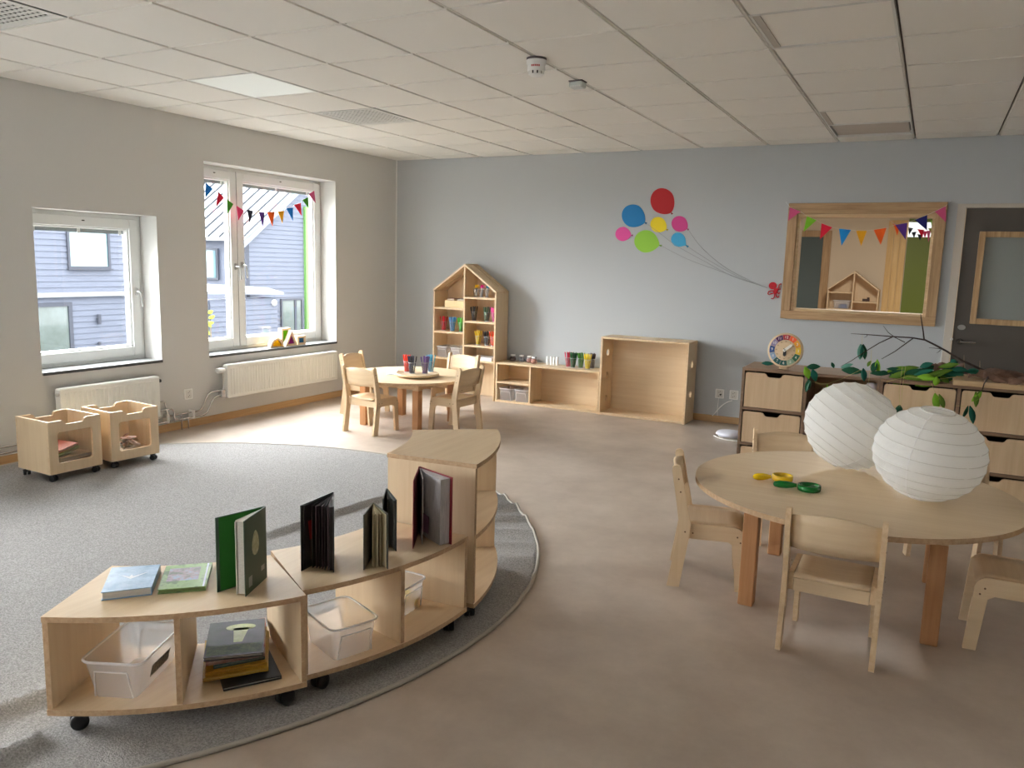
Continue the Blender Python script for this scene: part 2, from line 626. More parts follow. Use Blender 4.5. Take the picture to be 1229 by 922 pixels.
# ---------------------------------------------------------------- the room next door
wall('wall_next_left', 0, 2.4, 2.55, .15, R2Y, [], wall_beige)
wall('wall_next_back', 1, R2Y, R2Y+.2, 2.4, XR, [], wall_beige)
d2 = root('door_2')
p0, p1 = ay(955, 290, R2Y), ay(998, 290, R2Y)
dx0, dx1 = p1.x-1.0, p1.x
fb = MB().box((dx0, R2Y-.03, 0), (dx0+.10, R2Y, 2.12)).box((dx1-.12, R2Y-.03, 0), (dx1, R2Y, 2.12)).box((dx0+.1, R2Y-.03, 2.02), (dx1-.12, R2Y, 2.12))
part('door_frame', fb, oak_z, d2, bevel=.004)
part('pane', MB().box((dx0+.1, R2Y-.012, .02), (dx1-.12, R2Y-.004, 2.02)), mat('grey_green_door_glass', (84, 98, 98), .06), d2)
p0, p1 = ay(1064, 300, R2Y-.02), ay(1087, 300, R2Y-.02)
pp = MB()
for k in range(3):
    wq = (p1.x-p0.x)/3
    pp.box((p0.x+wq*k+.002, R2Y-.03, 0), (p0.x+wq*(k+1)-.002, R2Y, 2.28))
structure('trim_2', pp, pine)
d3 = root('door_3')
g0, g1 = p1.x+.01, ay(1118, 320, R2Y-.02).x+.3
part('door_leaf', MB().box((g0, R2Y-.05, 0), (g1, R2Y, 1.96)), mat('olive_green_door', (104, 120, 24), .5), d3)
part('door_frame', MB().box((g0, R2Y-.05, 1.96), (g1, R2Y, 2.03)).box((g0, R2Y-.05, 2.25), (g1, R2Y, 2.30)), mat('olive_green_door', (104, 120, 24), .5), d3)
part('transom_pane', MB().box((g0, R2Y-.03, 2.03), (g1, R2Y-.01, 2.25)), mat('transom_daylight_glow', (225, 232, 235), .4, emit=((225, 232, 235), .22)), d3)  # daylight beyond is put in as a glow of the pane
# lamp of that room
lampr = thing('ceiling_lamp', 'square warm ceiling panel lit in the room behind the oak framed window', 'light', (5.0, 2.6, H))
part('lamp_frame', MB().box((4.65, 2.25, H), (5.35, 2.95, H+.03)), white_plastic, lampr)
ld = bpy.data.lights.new('lamp_glow', 'AREA')
ld.energy = 20
ld.color = (1, .94, .86)
ld.size = .6
lo = bpy.data.objects.new('lamp_glow', ld)
C.objects.link(lo)
lo.location = (5.0, 2.6, H-.02)

# ================================================================ OUTSIDE THE WINDOWS
clad = mat('blue_grey_cladding', (90, 96, 110), .7, n=((.6, 3, 30), (77, 82, 95), .3))
clad_dark = mat('cladding_dark_trim', (54, 58, 68), .7)  # dark trim colour of the outside windows and boards
roof_m = mat('pale_metal_roof', (112, 116, 120), .55)
metal_grey = mat('grey_flashing', (118, 122, 126), .5)
BX = -14.0


def siding(mb, x, y0, y1, z0, z1, pitch=.15):
    n = int((z1-z0)/pitch)
    for k in range(n):
        a = z0+k*pitch
        b = min(a+pitch, z1)
        mb.add([(x+.028, y0, a), (x+.028, y1, a), (x+.006, y1, b), (x+.006, y0, b), (x-.02, y0, a), (x-.02, y1, a)],
               [(0, 1, 2, 3), (0, 4, 5, 1)])


def facade_window(y0, y1, z0, z1, x, parent, pane, fr=.06, mullion=None):
    f = MB()
    ring(f, x, x+.07, y0-fr, y1+fr, z0-fr, z1+fr, fr)
    f.box((x, y0-fr-.03, z0-fr-.03), (x+.12, y1+fr+.03, z0-fr))
    if mullion:
        f.box((x, mullion-.05, z0), (x+.06, mullion+.05, z1))
    o = part('window', f, clad_dark, parent)
    part('pane', MB().box((x+.025, y0, z0), (x+.035, y1, z1)), pane, o)


sky_pane = mat('pane_painted_sky', (92, 118, 122), .05, spec=1.0)  # sky reflection put into the pane's pale colour
dim_pane = mat('pane_painted_garden', (72, 80, 74), .06, n=((.9, 1.4, 1.4), (100, 110, 110), .3), spec=.4)  # garden reflection put in as mottled green-grey colour
nb = thing('house', 'blue-grey clad house wall with a white ledge outside the small window', 'house', (BX, 3, -1.7))
part('wall_core', MB().box((BX-4, -2.5, -1.7), (BX, 8.7, 4.4)), clad, nb)
sb = MB()
siding(sb, BX, -2.5, 8.7, -1.7, 4.4)
part('cladding', sb, clad, nb, kind='stuff')
part('ledge', MB().box((BX, -2.5, .30), (BX+.14, 8.7, .42)), metal_grey, nb, bevel=.01)
a, b = ax_(81, 281, BX), ax_(129, 320, BX)
facade_window(a.y, b.y, b.z, a.z+.06, BX, nb, sky_pane)
a, b = ax_(38, 368, BX), ax_(87, 424, BX)
facade_window(a.y, b.y-.08, b.z, a.z-.02, BX, nb, dim_pane, fr=.10)
p = ax_(116.5, 383, BX)
part('wall_lamp', MB().lathe([(.05, -.13), (.05, .13)], 10, M=TM((BX+.09, p.y, p.z))).box((BX, p.y-.03, p.z-.03), (BX+.05, p.y+.03, p.z+.03)), clad_dark, nb)
p = ax_(117, 412, BX)
part('wall_lamp', MB().lathe([(.04, -.04), (.04, .04)], 10, M=TM((BX+.09, p.y, p.z))).box((BX, p.y-.02, p.z-.02), (BX+.06, p.y+.02, p.z+.02)), clad_dark, nb)

gb = thing('house', 'grey gabled house with ribbed metal roof outside the double window', 'house', (BX, 14, -1.7))
yc, ze = 11.14, 2.05
slope = .745
yr = 16.6
zr = ze+slope*(yr-yc)
wallp = [(yc, -1.7), (2*yr-yc, -1.7), (2*yr-yc, ze), (yr, zr), (yc, ze)]
Mg = frame_M((BX, 0, 0), (0, 1, 0), (0, 0, 1))
part('wall_core', MB().prism(wallp, -9, 0, M=Mg), clad, gb)
sb = MB()
k = 0
z = -1.7
while z < zr-.15:
    yl = yc if z < ze else yc+(z-ze)/slope
    yl2 = yc if z+.15 < ze else yc+(z+.15-ze)/slope
    yh, yh2 = 2*yr-yl, 2*yr-yl2
    sb.add([(BX+.028, yl, z), (BX+.028, yh, z), (BX+.006, yh2, z+.15), (BX+.006, yl2, z+.15), (BX-.02, yl, z), (BX-.02, yh, z)], [(0, 1, 2, 3), (0, 4, 5, 1)])
    z += .15
part('cladding', sb, clad, gb, kind='stuff')
rf = MB()
for sgn in (1, -1):
    e0 = (yc-.25) if sgn == 1 else (2*yr-yc+.25)
    ez = ze-.25*slope
    vs = [(BX+.25, e0, ez+.06), (BX-9, e0, ez+.06), (BX-9, yr, zr+.06), (BX+.25, yr, zr+.06)]
    vs += [(x, y, z+.10) for x, y, z in vs]
    rf.add(vs, [(0, 1, 2, 3), (7, 6, 5, 4), (0, 4, 5, 1), (1, 5, 6, 2), (2, 6, 7, 3), (3, 7, 4, 0)])
roof = part('roof', rf, roof_m, gb)
seam_me = None
for k in range(16):
    x = BX+.2-.52*k
    sm = MB()
    e0, ez = yc-.25, ze-.25*slope+.16
    sm.add([(-.02, e0, ez), (.02, e0, ez), (.02, yr, zr+.16), (-.02, yr, zr+.16), (-.02, e0, ez+.07), (.02, e0, ez+.07), (.02, yr, zr+.23), (-.02, yr, zr+.23)],
           [(0, 1, 5, 4), (1, 2, 6, 5), (2, 3, 7, 6), (3, 0, 4, 7), (4, 5, 6, 7)])
    if seam_me is None:
        seam_me = sm.mesh('roof_seam', [mat('roof_seam_grey', (62, 66, 72), .6)])
    o = link('roof_seam', seam_me, roof)
    o.location = (x, 0, 0)
rk = MB()
rk.add([(BX+.20, yc-.3, ze-.36), (BX+.20, yr, zr-.13), (BX+.20, yr, zr+.06), (BX+.20, yc-.3, ze-.17), (BX+.28, yc-.3, ze-.36), (BX+.28, yr, zr-.13), (BX+.28, yr, zr+.06), (BX+.28, yc-.3, ze-.17)],
       [(0, 1, 2, 3), (4, 5, 6, 7), (0, 1, 5, 4), (2, 3, 7, 6), (0, 3, 7, 4)])
part('rake_board', rk, mat('pale_rake_board', (112, 118, 126), .6), gb)
part('corner_board', MB().box((BX, yc-.02, -1.7), (BX+.06, yc+.14, ze-.1)), clad_dark, gb)
a, b = ax_(336, 361, BX), ax_(361, 403, BX)
facade_window(a.y+.05, b.y, b.z-.3, a.z, BX, gb, dim_pane, mullion=ax_(353.5, 380, BX).y)
a, b = ax_(364, 300, BX), ax_(370.5, 300, BX)
part('green_strip', MB().box((BX, a.y, -1.7), (BX+.12, b.y, 3.2)), mat('lime_green_strip', (92, 140, 66), .5), gb)  # upright lime green strip on the gable wall
# windows in the side wall that faces left
pA, pB = ay(248, 298, yc), ay(258, 336, yc)
wf = MB().box((pA.x-.5, yc-.05, pB.z), (pB.x+.2, yc, pA.z))
o = part('window', wf, clad_dark, gb)
part('pane', MB().box((pA.x-.42, yc-.06, pB.z+.07), (pB.x+.12, yc-.05, pA.z-.07)), sky_pane, o)

sh = thing('shed', 'low clad annex with sloping pale roof before the gabled house', 'shed', (BX+.6, 11.8, -1.7))
q0, q1, q2 = ax_(290, 351, BX+.9), ax_(336, 356.5, BX+.9), ax_(338, 353, BX+.9)
part('wall_core', MB().box((BX+.3, q0.y-1.2, -1.7), (BX+.85, q1.y-.1, q1.z-.03)), clad, sh)
sb = MB()
siding(sb, BX+.86, q0.y-1.2, q1.y-.1, -1.7, q1.z-.03)
part('cladding', sb, clad, sh, kind='stuff')
rv = MB()
zt = ax_(290, 344, BX).z
rv.add([(BX+.3, q0.y-1.4, zt+.05), (BX+.3, q2.y, q2.z+.12), (BX+1.0, q2.y, q2.z-.02), (BX+1.0, q0.y-1.4, q0.z-.02)]+[(BX+.3, q0.y-1.4, zt+.14), (BX+.3, q2.y, q2.z+.2), (BX+1.0, q2.y, q2.z+.06), (BX+1.0, q0.y-1.4, q0.z+.06)],
       [(0, 1, 2, 3), (7, 6, 5, 4), (0, 4, 5, 1), (1, 5, 6, 2), (2, 6, 7, 3), (3, 7, 4, 0)])
part('roof', rv, roof_m, sh)
p = ax_(329, 363.5, BX+.9)
part('wall_lamp', MB().lathe([(.11, 0), (.11, .04), (.03, .08)], 14, M=frame_M((BX+.88, p.y, p.z), (0, 1, 0), (0, 0, 1))), mat('white_lamp_disc', (170, 172, 174), .4), sh)
structure('ground', MB().box((-40, -30, -1.9), (-.36, 40, -1.7)), mat('yard_gravel', (92, 92, 90), .9, n=((2, 2, 2), (80, 82, 78), .25)))

# a young shrub close to the double window
leaf_bright = mat('young_leaf_green', (136, 150, 40), .6)
stem_m = mat('shrub_stem', (92, 80, 62), .8)


def leaf_mb(base, tip, width, side, curl=.18, mb=None, m=0, thick=.0016):
    """a pointed felt-like leaf from base to tip, folded along its midrib; side: direction of its breadth"""
    mb = mb or MB()
    B, T = Vector(base), Vector(tip)
    d = T-B
    L = d.length
    d.normalize()
    s = Vector(side)
    s = (s-d*s.dot(d)).normalized()
    nn = d.cross(s)
    prof = [(0, .10), (.15, .55), (.35, .95), (.55, 1.0), (.75, .75), (.9, .35), (1, .02)]
    top, bot = [], []
    for t, q in prof:
        hw = width/2*q
        bend = curl*L*math.sin(PI*t)*.35
        for sgn in (-1, 0, 1):
            p = B+d*(L*t)+s*(hw*sgn)+nn*(bend+(abs(sgn)*hw*.45))
            top.append(p+nn*thick)
            bot.append(p-nn*thick)
    n = len(prof)
    fs = []
    for i in range(n-1):
        for j in range(2):
            a = i*3+j
            fs.append((a, a+1, a+4, a+3))
            fs.append(tuple(3*n+q for q in (a+3, a+4, a+1, a)))
        for j in (0, 2):
            a = i*3+j
            fs.append((a, a+3, 3*n+a+3, 3*n+a))
    fs.append((0, 1, 2, 3*n+2, 3*n+1, 3*n))
    mb.add(top+bot, fs, m, True)
    return mb


shrub = thing('shrub', 'young yellow-green leafed shrub beyond the narrow sash of the double window', 'shrub', (-2.5, -.5, -1.7))
part('stem', MB().tube([(-2.5, -.5, -1.72), (-2.52, -.5, -.4), (-2.48, -.54, .62)], [.02, .014, .005], 6), stem_m, shrub)
for (u0, v0, u1, v1) in ((249, 376, 256, 373), (250, 382, 258, 379), (250, 386, 254, 393), (247, 388, 257, 387), (248, 396, 252, 402)):
    p, q = ax_(u0, v0, -2.5), ax_(u1, v1, -2.45)
    part('leaf', leaf_mb(p, q, .05, (.3, .2, 1)), leaf_bright, shrub)

# ================================================================ CEILING FITTINGS
panel_bright = mat('lamp_diffuser_brightened', (236, 240, 236), .5, emit=((226, 236, 230), .03))  # faint emission put in to make the ceiling panel brighter
panel_off = mat('lamp_diffuser_off', (238, 235, 228), .6)
grille_m = mat('vent_white_metal', (218, 218, 214), .5)


def fixture_frame(mb, sp, z0, z1, wd=.012):
    x0, y0, x1, y1 = sp
    x0, y0, x1, y1 = x0+.006, y0+.003, x1-.006, y1-.003
    mb.box((x0, y0, z0), (x0+wd, y1, z1)).box((x1-wd, y0, z0), (x1, y1, z1)).box((x0+wd, y0, z0), (x1-wd, y0+wd, z1)).box((x0+wd, y1-wd, z0), (x1-wd, y1, z1))


def fixture(key, name, label, cat, kind):
    sp = special[key]
    x0, y0, x1, y1 = sp
    t = thing(name, label, cat, ((x0+x1)/2, (y0+y1)/2, H))
    f = MB()
    fixture_frame(f, sp, H-.001, H+.03)
    part('frame', f, grille_m, t)
    if kind == 'lit':  # diffuser brightened by its added emission
        part('diffuser', MB().box((x0+.018, y0+.015, H), (x1-.018, y1-.015, H+.02)), panel_bright, t)
    elif kind == 'off':
        part('diffuser', MB().box((x0+.05, y0+.015, H+.006), (x1-.018, y1-.015, H+.02)), panel_off, t)
        part('side_band', MB().box((x0+.018, y0+.015, H+.001), (x0+.05, y1-.015, H+.02)), mat('grey_side_band', (186, 180, 172), .6), t)
    else:
        part('duct', MB().box((x0+.018, y0+.015, H+.024), (x1-.018, y1-.015, H+.029)), mat('vent_dark_duct', (22, 22, 22), .9), t)
        g = MB()
        n = 13
        for k in range(n+1):
            q = k/n
            xx = x0+.05+(x1-x0-.1)*q
            yy = y0+.05+(y1-y0-.1)*q
            g.box((xx-.007, y0+.05, H+.002), (xx+.007, y1-.05, H+.005))
            g.box((x0+.05, yy-.010, H+.0025), (x1-.05, yy+.010, H+.0055))
        fixture_frame(g, sp, H+.001, H+.006, .05)
        part('grille', g, grille_m, t, kind='stuff')


fixture((2, 2), 'ceiling_lamp', 'bright square panel in the ceiling left of the perforated vent', 'light', 'lit')
fixture((2, 4), 'air_vent', 'perforated square vent in ceiling beyond the bright panel', 'vent', 'vent')
fixture((2, -1), 'air_vent', 'perforated square vent in the top corner of the picture, largest in view', 'vent', 'vent')
fixture((8, 2), 'ceiling_lamp', 'unlit square ceiling panel at the top edge, set among plain tiles', 'light', 'off')
fixture((8, 6), 'ceiling_lamp', 'unlit recessed ceiling panel next to the flat vent by the grey wall', 'light', 'off')
fixture((3, -4), 'ceiling_lamp', 'unlit square ceiling panel above the near end of the rug', 'light', 'off')
sp = special[(8, 7)]
t = thing('air_vent', 'flat closed ceiling vent panel against the blue-grey wall above the bunting', 'vent', ((sp[0]+sp[2])/2, (sp[1]+sp[3])/2, H))
f = MB()
fixture_frame(f, sp, H-.001, H+.03)
part('frame', f, grille_m, t)
part('cover', MB().box((sp[0]+.03, sp[1]+.02, H+.004), (sp[2]-.03, sp[3]-.08, H+.02)), mat('vent_cover_grey', (196, 188, 178), .6), t, bevel=.003)

p = az(644, 70, H)
sd_ = thing('smoke_detector', 'round white smoke detector with dark slots under the ceiling', 'detector', (p.x, p.y, H))
part('base', MB().lathe([(.056, 0), (.056, -.012), (.052, -.014)], 24, M=TM((p.x, p.y, H))), mat('detector_grey_base', (96, 86, 88), .5), sd_)
part('body', MB().lathe([(.056, -.012), (.055, -.032), (.049, -.036), (.050, -.066), (.043, -.07)], 24, M=TM((p.x, p.y, H))), white_plastic, sd_)
part('slot_ring', MB().lathe([(.040, -.07), (.040, -.086)], 24, M=TM((p.x, p.y, H))), dark_void, sd_)
rib = MB()
for k in range(10):
    a = k*2*PI/10
    rib.box((-.003, -.0085, -.086), (.003, .0085, -.07), M=TM((p.x, p.y, H), a) @ Matrix.Translation((.041, 0, 0)))
part('slot_ribs', rib, white_plastic, sd_)
part('cap', MB().lathe([(.042, -.086), (.030, -.096), (0, -.098)], 24, M=TM((p.x, p.y, H))), white_plastic, sd_)
dv = (Vector((CAM.x, CAM.y, 0))-Vector((p.x, p.y, 0))).normalized()
lb = MB()
Mt = frame_M((p.x, p.y, H-.047), Vector((0, 0, 1)).cross(dv), (0, 0, 1))
for k in range(5):
    a0, a1 = -.5+k*.2-.08, -.5+k*.2+.08
    pts = [(.0508*math.sin(a0), -.005, .0508*math.cos(a0)), (.0508*math.sin(a1), -.005, .0508*math.cos(a1)), (.0508*math.sin(a1), .005, .0508*math.cos(a1)), (.0508*math.sin(a0), .005, .0508*math.cos(a0))]
    lb.add(pts, [(0, 1, 2, 3)], 0, False, Mt)
part('red_lettering', lb, mat('red_print', (190, 80, 80), .5), sd_)

p = az(693.5, 97.5, H)
sx = thing('motion_sensor', 'small square white sensor box beside the smoke detector', 'sensor', (p.x, p.y, H))
part('base', MB().box((p.x-.045, p.y-.04, H-.006), (p.x+.045, p.y+.04, H)), mat('detector_grey_base', (96, 86, 88), .5), sx)
part('body', MB().box((p.x-.043, p.y-.038, H-.042), (p.x+.043, p.y+.038, H-.006)), mat('sensor_pale', (206, 212, 208), .5), sx, bevel=.006)
rb = MB()
for k in range(7):
    rb.box((p.x-.034+k*.0105, p.y-.0395, H-.041), (p.x-.030+k*.0105, p.y+.034, H-.030))
part('fins', rb, white_plastic, sx)

# ================================================================ RADIATORS, PIPES, OUTLETS
def radiator(y0, y1, z0, z1, label, valve_y):
    t = thing('radiator', label, 'radiator', (.07, (y0+y1)/2, z0))
    body = MB().box((.04, y0, z0), (.105, y1, z1))
    part('body', body, white_metal, t, bevel=.006)
    n = int((y1-y0-.06)/.0333)
    fl = MB()
    for k in range(n):
        yy = y0+.03+(k+.5)*(y1-y0-.06)/n
        fl.add([(.105, yy-.011, z0+.03), (.1095, yy-.007, z0+.035), (.1095, yy+.007, z0+.035), (.105, yy+.011, z0+.03),
                (.105, yy-.011, z1-.03), (.1095, yy-.007, z1-.035), (.1095, yy+.007, z1-.035), (.105, yy+.011, z1-.03)],
               [(1, 2, 6, 5), (0, 1, 5, 4), (2, 3, 7, 6), (0, 1, 2, 3), (4, 5, 6, 7)])
    part('flutes', fl, white_metal, t)
    for yy in (y0+.12, y1-.12):
        part('bracket', MB().box((.001, yy-.015, z0+.05), (.045, yy+.015, z1-.05)), white_metal, t)
    gr = MB().box((.045, y0+.01, z1-.001), (.10, y1-.01, z1+.004))
    part('top_grille', gr, white_metal, t, bevel=.002)
    return t


ra = radiator(-4.21, -3.37, .16, .492, 'short white ribbed radiator under the small window behind the crates', 0)
part('valve_cap', MB().lathe([(.014, 0), (.014, .03), (.008, .034)], 12, M=frame_M((.075, -3.37, .452), (1, 0, 0), (0, 0, -1))), black_rubber, ra)
rb_ = radiator(-2.662, -1.17, .215, .512, 'long white ribbed radiator under the double window with toy blocks', 0)
part('thermostat', MB().lathe([(.011, 0), (.021, .012), (.024, .05), (.024, .085), (.018, .092)], 14, M=frame_M((.075, -2.665, .47), (1, 0, 0), (0, 0, 1))), white_plastic, rb_)
part('air_plug', MB().lathe([(.012, 0), (.012, .02), (.006, .024)], 10, M=frame_M((.09, -4.212, .455), (1, 0, 0), (0, 0, 1))), steel, ra)

pp = thing('heating_pipes', 'thin chrome heating pipes along the wall linking the two radiators', 'pipes', (.04, -3, .1))


def bend(pts, r=.03):
    out = [Vector(pts[0])]
    for i in range(1, len(pts)-1):
        a, b, c = Vector(pts[i-1]), Vector(pts[i]), Vector(pts[i+1])
        u, v = (a-b).normalized(), (c-b).normalized()
        rr = min(r, (a-b).length*.45, (c-b).length*.45)
        for k in range(5):
            t = k/4
            out.append((b+u*rr)*(1-t)**2+b*2*t*(1-t)+(b+v*rr)*t*t)
    out.append(Vector(pts[-1]))
    return out


part('pipe', MB().tube(bend([(.05, -3.365, .20), (.05, -3.20, .20), (.05, -3.20, .095), (.05, -2.86, .095), (.05, -2.78, .235), (.06, -2.665, .25)], .05), .0075, 8), chrome, pp)
part('pipe', MB().tube(bend([(.035, -3.365, .25), (.035, -3.28, .28), (.035, -3.25, .135), (.035, -2.90, .135), (.035, -2.82, .285), (.06, -2.665, .285)], .05), .0075, 8), chrome, pp)
part('valve_pipe', MB().tube([(.075, -2.69, .46), (.075, -2.69, .25)], .006, 8), chrome, pp)
part('pipe', MB().tube([(.05, -4.8, .095), (.05, -3.20, .095)], .0075, 8), chrome, pp)
part('pipe', MB().tube([(.035, -4.8, .135), (.035, -3.24, .135)], .0075, 8), chrome, pp)
part('drop_pipe', MB().tube([(.042, -3.12, .14), (.042, -3.12, .001)], .006, 8), chrome, pp)
part('drop_pipe', MB().tube([(.042, -3.05, .14), (.042, -3.05, .001)], .006, 8), chrome, pp)
part('valve', MB().box((.03, -2.715, .225), (.085, -2.665, .30)), chrome, pp, bevel=.008)
for yy in (-4.75, -3.0, -3.26):
    part('pipe_clip', MB().box((.002, yy-.012, .08), (.058, yy+.012, .155)), white_plastic, pp, bevel=.003)


def outlet(M, label):
    t = thing('wall_socket', label, 'socket', M.translation)
    part('plate', MB().prism(rrect(-.042, -.045, .042, .045, .006), 0, .01, M=M), white_plastic, t)
    part('insert', MB().prism(rrect(-.03, -.036, .03, .036, .008), .01, .013, M=M), mat('socket_insert', (214, 212, 206), .5), t)
    hl = MB()
    for dz_ in (-.017, .017):
        for s in (-.008, .008):
            hl.lathe([(.0032, 0), (.0032, .0012)], 8, M=M @ Matrix.Translation((s*.8, dz_+s*.6, .013)))
    part('pin_holes', hl, dark_void, t)


p = ax_(225.5, 473, 0)
outlet(frame_M((0, p.y, p.z), (0, 1, 0), (0, 0, 1)), 'white double wall socket between the two radiators')
p = ay(864, 472.5, 0)
q = ay(881, 474, 0)
outlet(frame_M((p.x, 0, p.z), (1, 0, 0), (0, 0, 1)), 'white wall socket with a small dark plug nearer the open box')
outlet(frame_M((q.x, 0, q.z), (1, 0, 0), (0, 0, 1)), 'white double wall socket nearer the drawer cabinet')
part('plug', MB().lathe([(.008, 0), (.008, .02)], 10, M=frame_M((p.x+.012, -.013, p.z-.006), (1, 0, 0), (0, 0, 1))), black_rubber, bpy.data.objects['wall_socket.001'])
rr = az(876, 521, .03)
ro = thing('router', 'flat white oval router lying on the floor left of the drawer cabinet', 'router', (rr.x, rr.y, 0))
part('body', MB().lathe([(.10, .012), (.125, .03), (.11, .05), (.05, .06), (0, .061)], 28, M=TM((rr.x, rr.y, 0))), mat('router_white', (232, 234, 246), .4), ro)
part('foot_ring', MB().lathe([(.085, 0), (.095, .003), (.10, .012)], 24, M=TM((rr.x, rr.y, 0))), white_plastic, ro)
cb = [ay(879, 481, -.03), ay(872, 483, -.05), ay(864, 489, -.10), ay(857, 497, -.14), ay(855, 499, -.16)]
single('cable', MB().tube(bend([tuple(c) for c in cb], .03), .005, 6), white_plastic, 'white cable curving down from the socket by the cabinet', 'cable')
cb = [ay(862.5, 478, -.012), ay(862, 483, -.012), ay(861, 490, -.012), ay(861, 499, -.02)]
single('cable', MB().tube(cb, .003, 6), white_plastic, 'thin white lead hanging straight below the plugged socket', 'cable')
cb = [(rr.x-.13, rr.y-.04, .006), (rr.x-.05, rr.y-.14, .006), (rr.x+.08, rr.y-.15, .006), (rr.x+.2, rr.y-.13, .006)]
single('cable', MB().tube(bend(cb, .06), .005, 6), white_plastic, 'white cable looping on the floor in front of the router', 'cable')

# ================================================================ RUG
rug_m = mat('rug_heather_grey', (188, 186, 184), .95, n=((150, 150, 150), (120, 118, 116), .22), bump=(220, .5), spec=.1)
RC, RR = Vector((1.97, -5.06)), 2.15


def ridge(x, y, a, b, wd, h):
    ax0, ay0 = a
    bx, by = b
    dx, dy = bx-ax0, by-ay0
    L = math.hypot(dx, dy)
    t = ((x-ax0)*dx+(y-ay0)*dy)/L/L
    dd = abs((x-ax0)*dy-(y-ay0)*dx)/L
    fall = 1 if 0 <= t <= 1 else math.exp(-((t if t < 0 else t-1)/.15)**2)
    return h*fall*math.exp(-(dd/wd)**2)


r1a, r1b = az(-60, 880), az(60, 836)
r2a, r2b = az(0, 917), az(150, 850)
r3a, r3b = az(322, 645), az(450, 604)
r4a, r4b = az(150, 905), az(190, 872)


def rug_z(x, y):
    dx, dy = x-RC.x, y-RC.y
    rr_ = math.hypot(dx, dy)/RR
    an = math.degrees(math.atan2(dy, dx))
    z = .011
    sr = math.hypot(x-2.74, y+5.18)
    if .85 < sr < 1.345 and -68 < math.degrees(math.atan2(y+5.18, x-2.74)) < 44:
        return z                     # pressed flat below the shelves
    z += ridge(x, y, r1a[:2], r1b[:2], .030, .036)
    z += ridge(x, y, r2a[:2], r2b[:2], .035, .040)
    z += ridge(x, y, r3a[:2], r3b[:2], .026, .030)
    z += ridge(x, y, r4a[:2], r4b[:2], .025, .016)
    g = math.exp(-((an-36)/20)**2)*max(0, min(1, (rr_-.74)/.16))
    g *= 1-.35*max(0, min(1, (rr_-.95)/.05))
    z += g*.055*max(0, math.sin(R(an*62+rr_*160)))**1.5*(.6+.4*math.sin(R(an*9)))
    return z


NA, NR_ = 420, 52
rg = MB()
vs = [(RC.x, RC.y, .011)]
for i in range(1, NR_+1):
    r_ = RR*(1-(1-i/NR_)**1.15)
    for j in range(NA):
        a = 2*PI*j/NA
        x, y = RC.x+r_*math.cos(a), RC.y+r_*math.sin(a)
        if i == NR_:
            wv = 1+.005*math.sin(5*a+1)
            x, y = RC.x+r_*wv*math.cos(a), RC.y+r_*wv*math.sin(a)
        x = max(x, .03+.0004*i)      # pushed up to the baseboard
        vs.append((x, y, rug_z(x, y)))
edge = vs[-NA:]
skirt = [(x, y, .0005) for x, y, z in edge]
n0 = len(vs)
fs = [(0, 1+j, 1+(j+1) % NA) for j in range(NA)]
for i in range(NR_-1):
    o = 1+i*NA
    fs += [(o+j, o+NA+j, o+NA+(j+1) % NA, o+(j+1) % NA) for j in range(NA)]
o = 1+(NR_-1)*NA
fs += [(o+j, n0+j, n0+(j+1) % NA, o+(j+1) % NA) for j in range(NA)]
rg.add(vs+skirt, fs, 0, True)
rug = thing('rug', 'large round heathered grey rug with rippled edge under the curved bookshelves', 'rug', (RC.x, RC.y, 0))
part('pile', rg, rug_m, rug)
part('binding', MB().tube([(x, y, max(.008, z-.002)) for x, y, z in edge], .009, 6, closed=True), mat('rug_binding', (176, 170, 160), .9), rug)

# ================================================================ CHAIRS
SEAT = .30


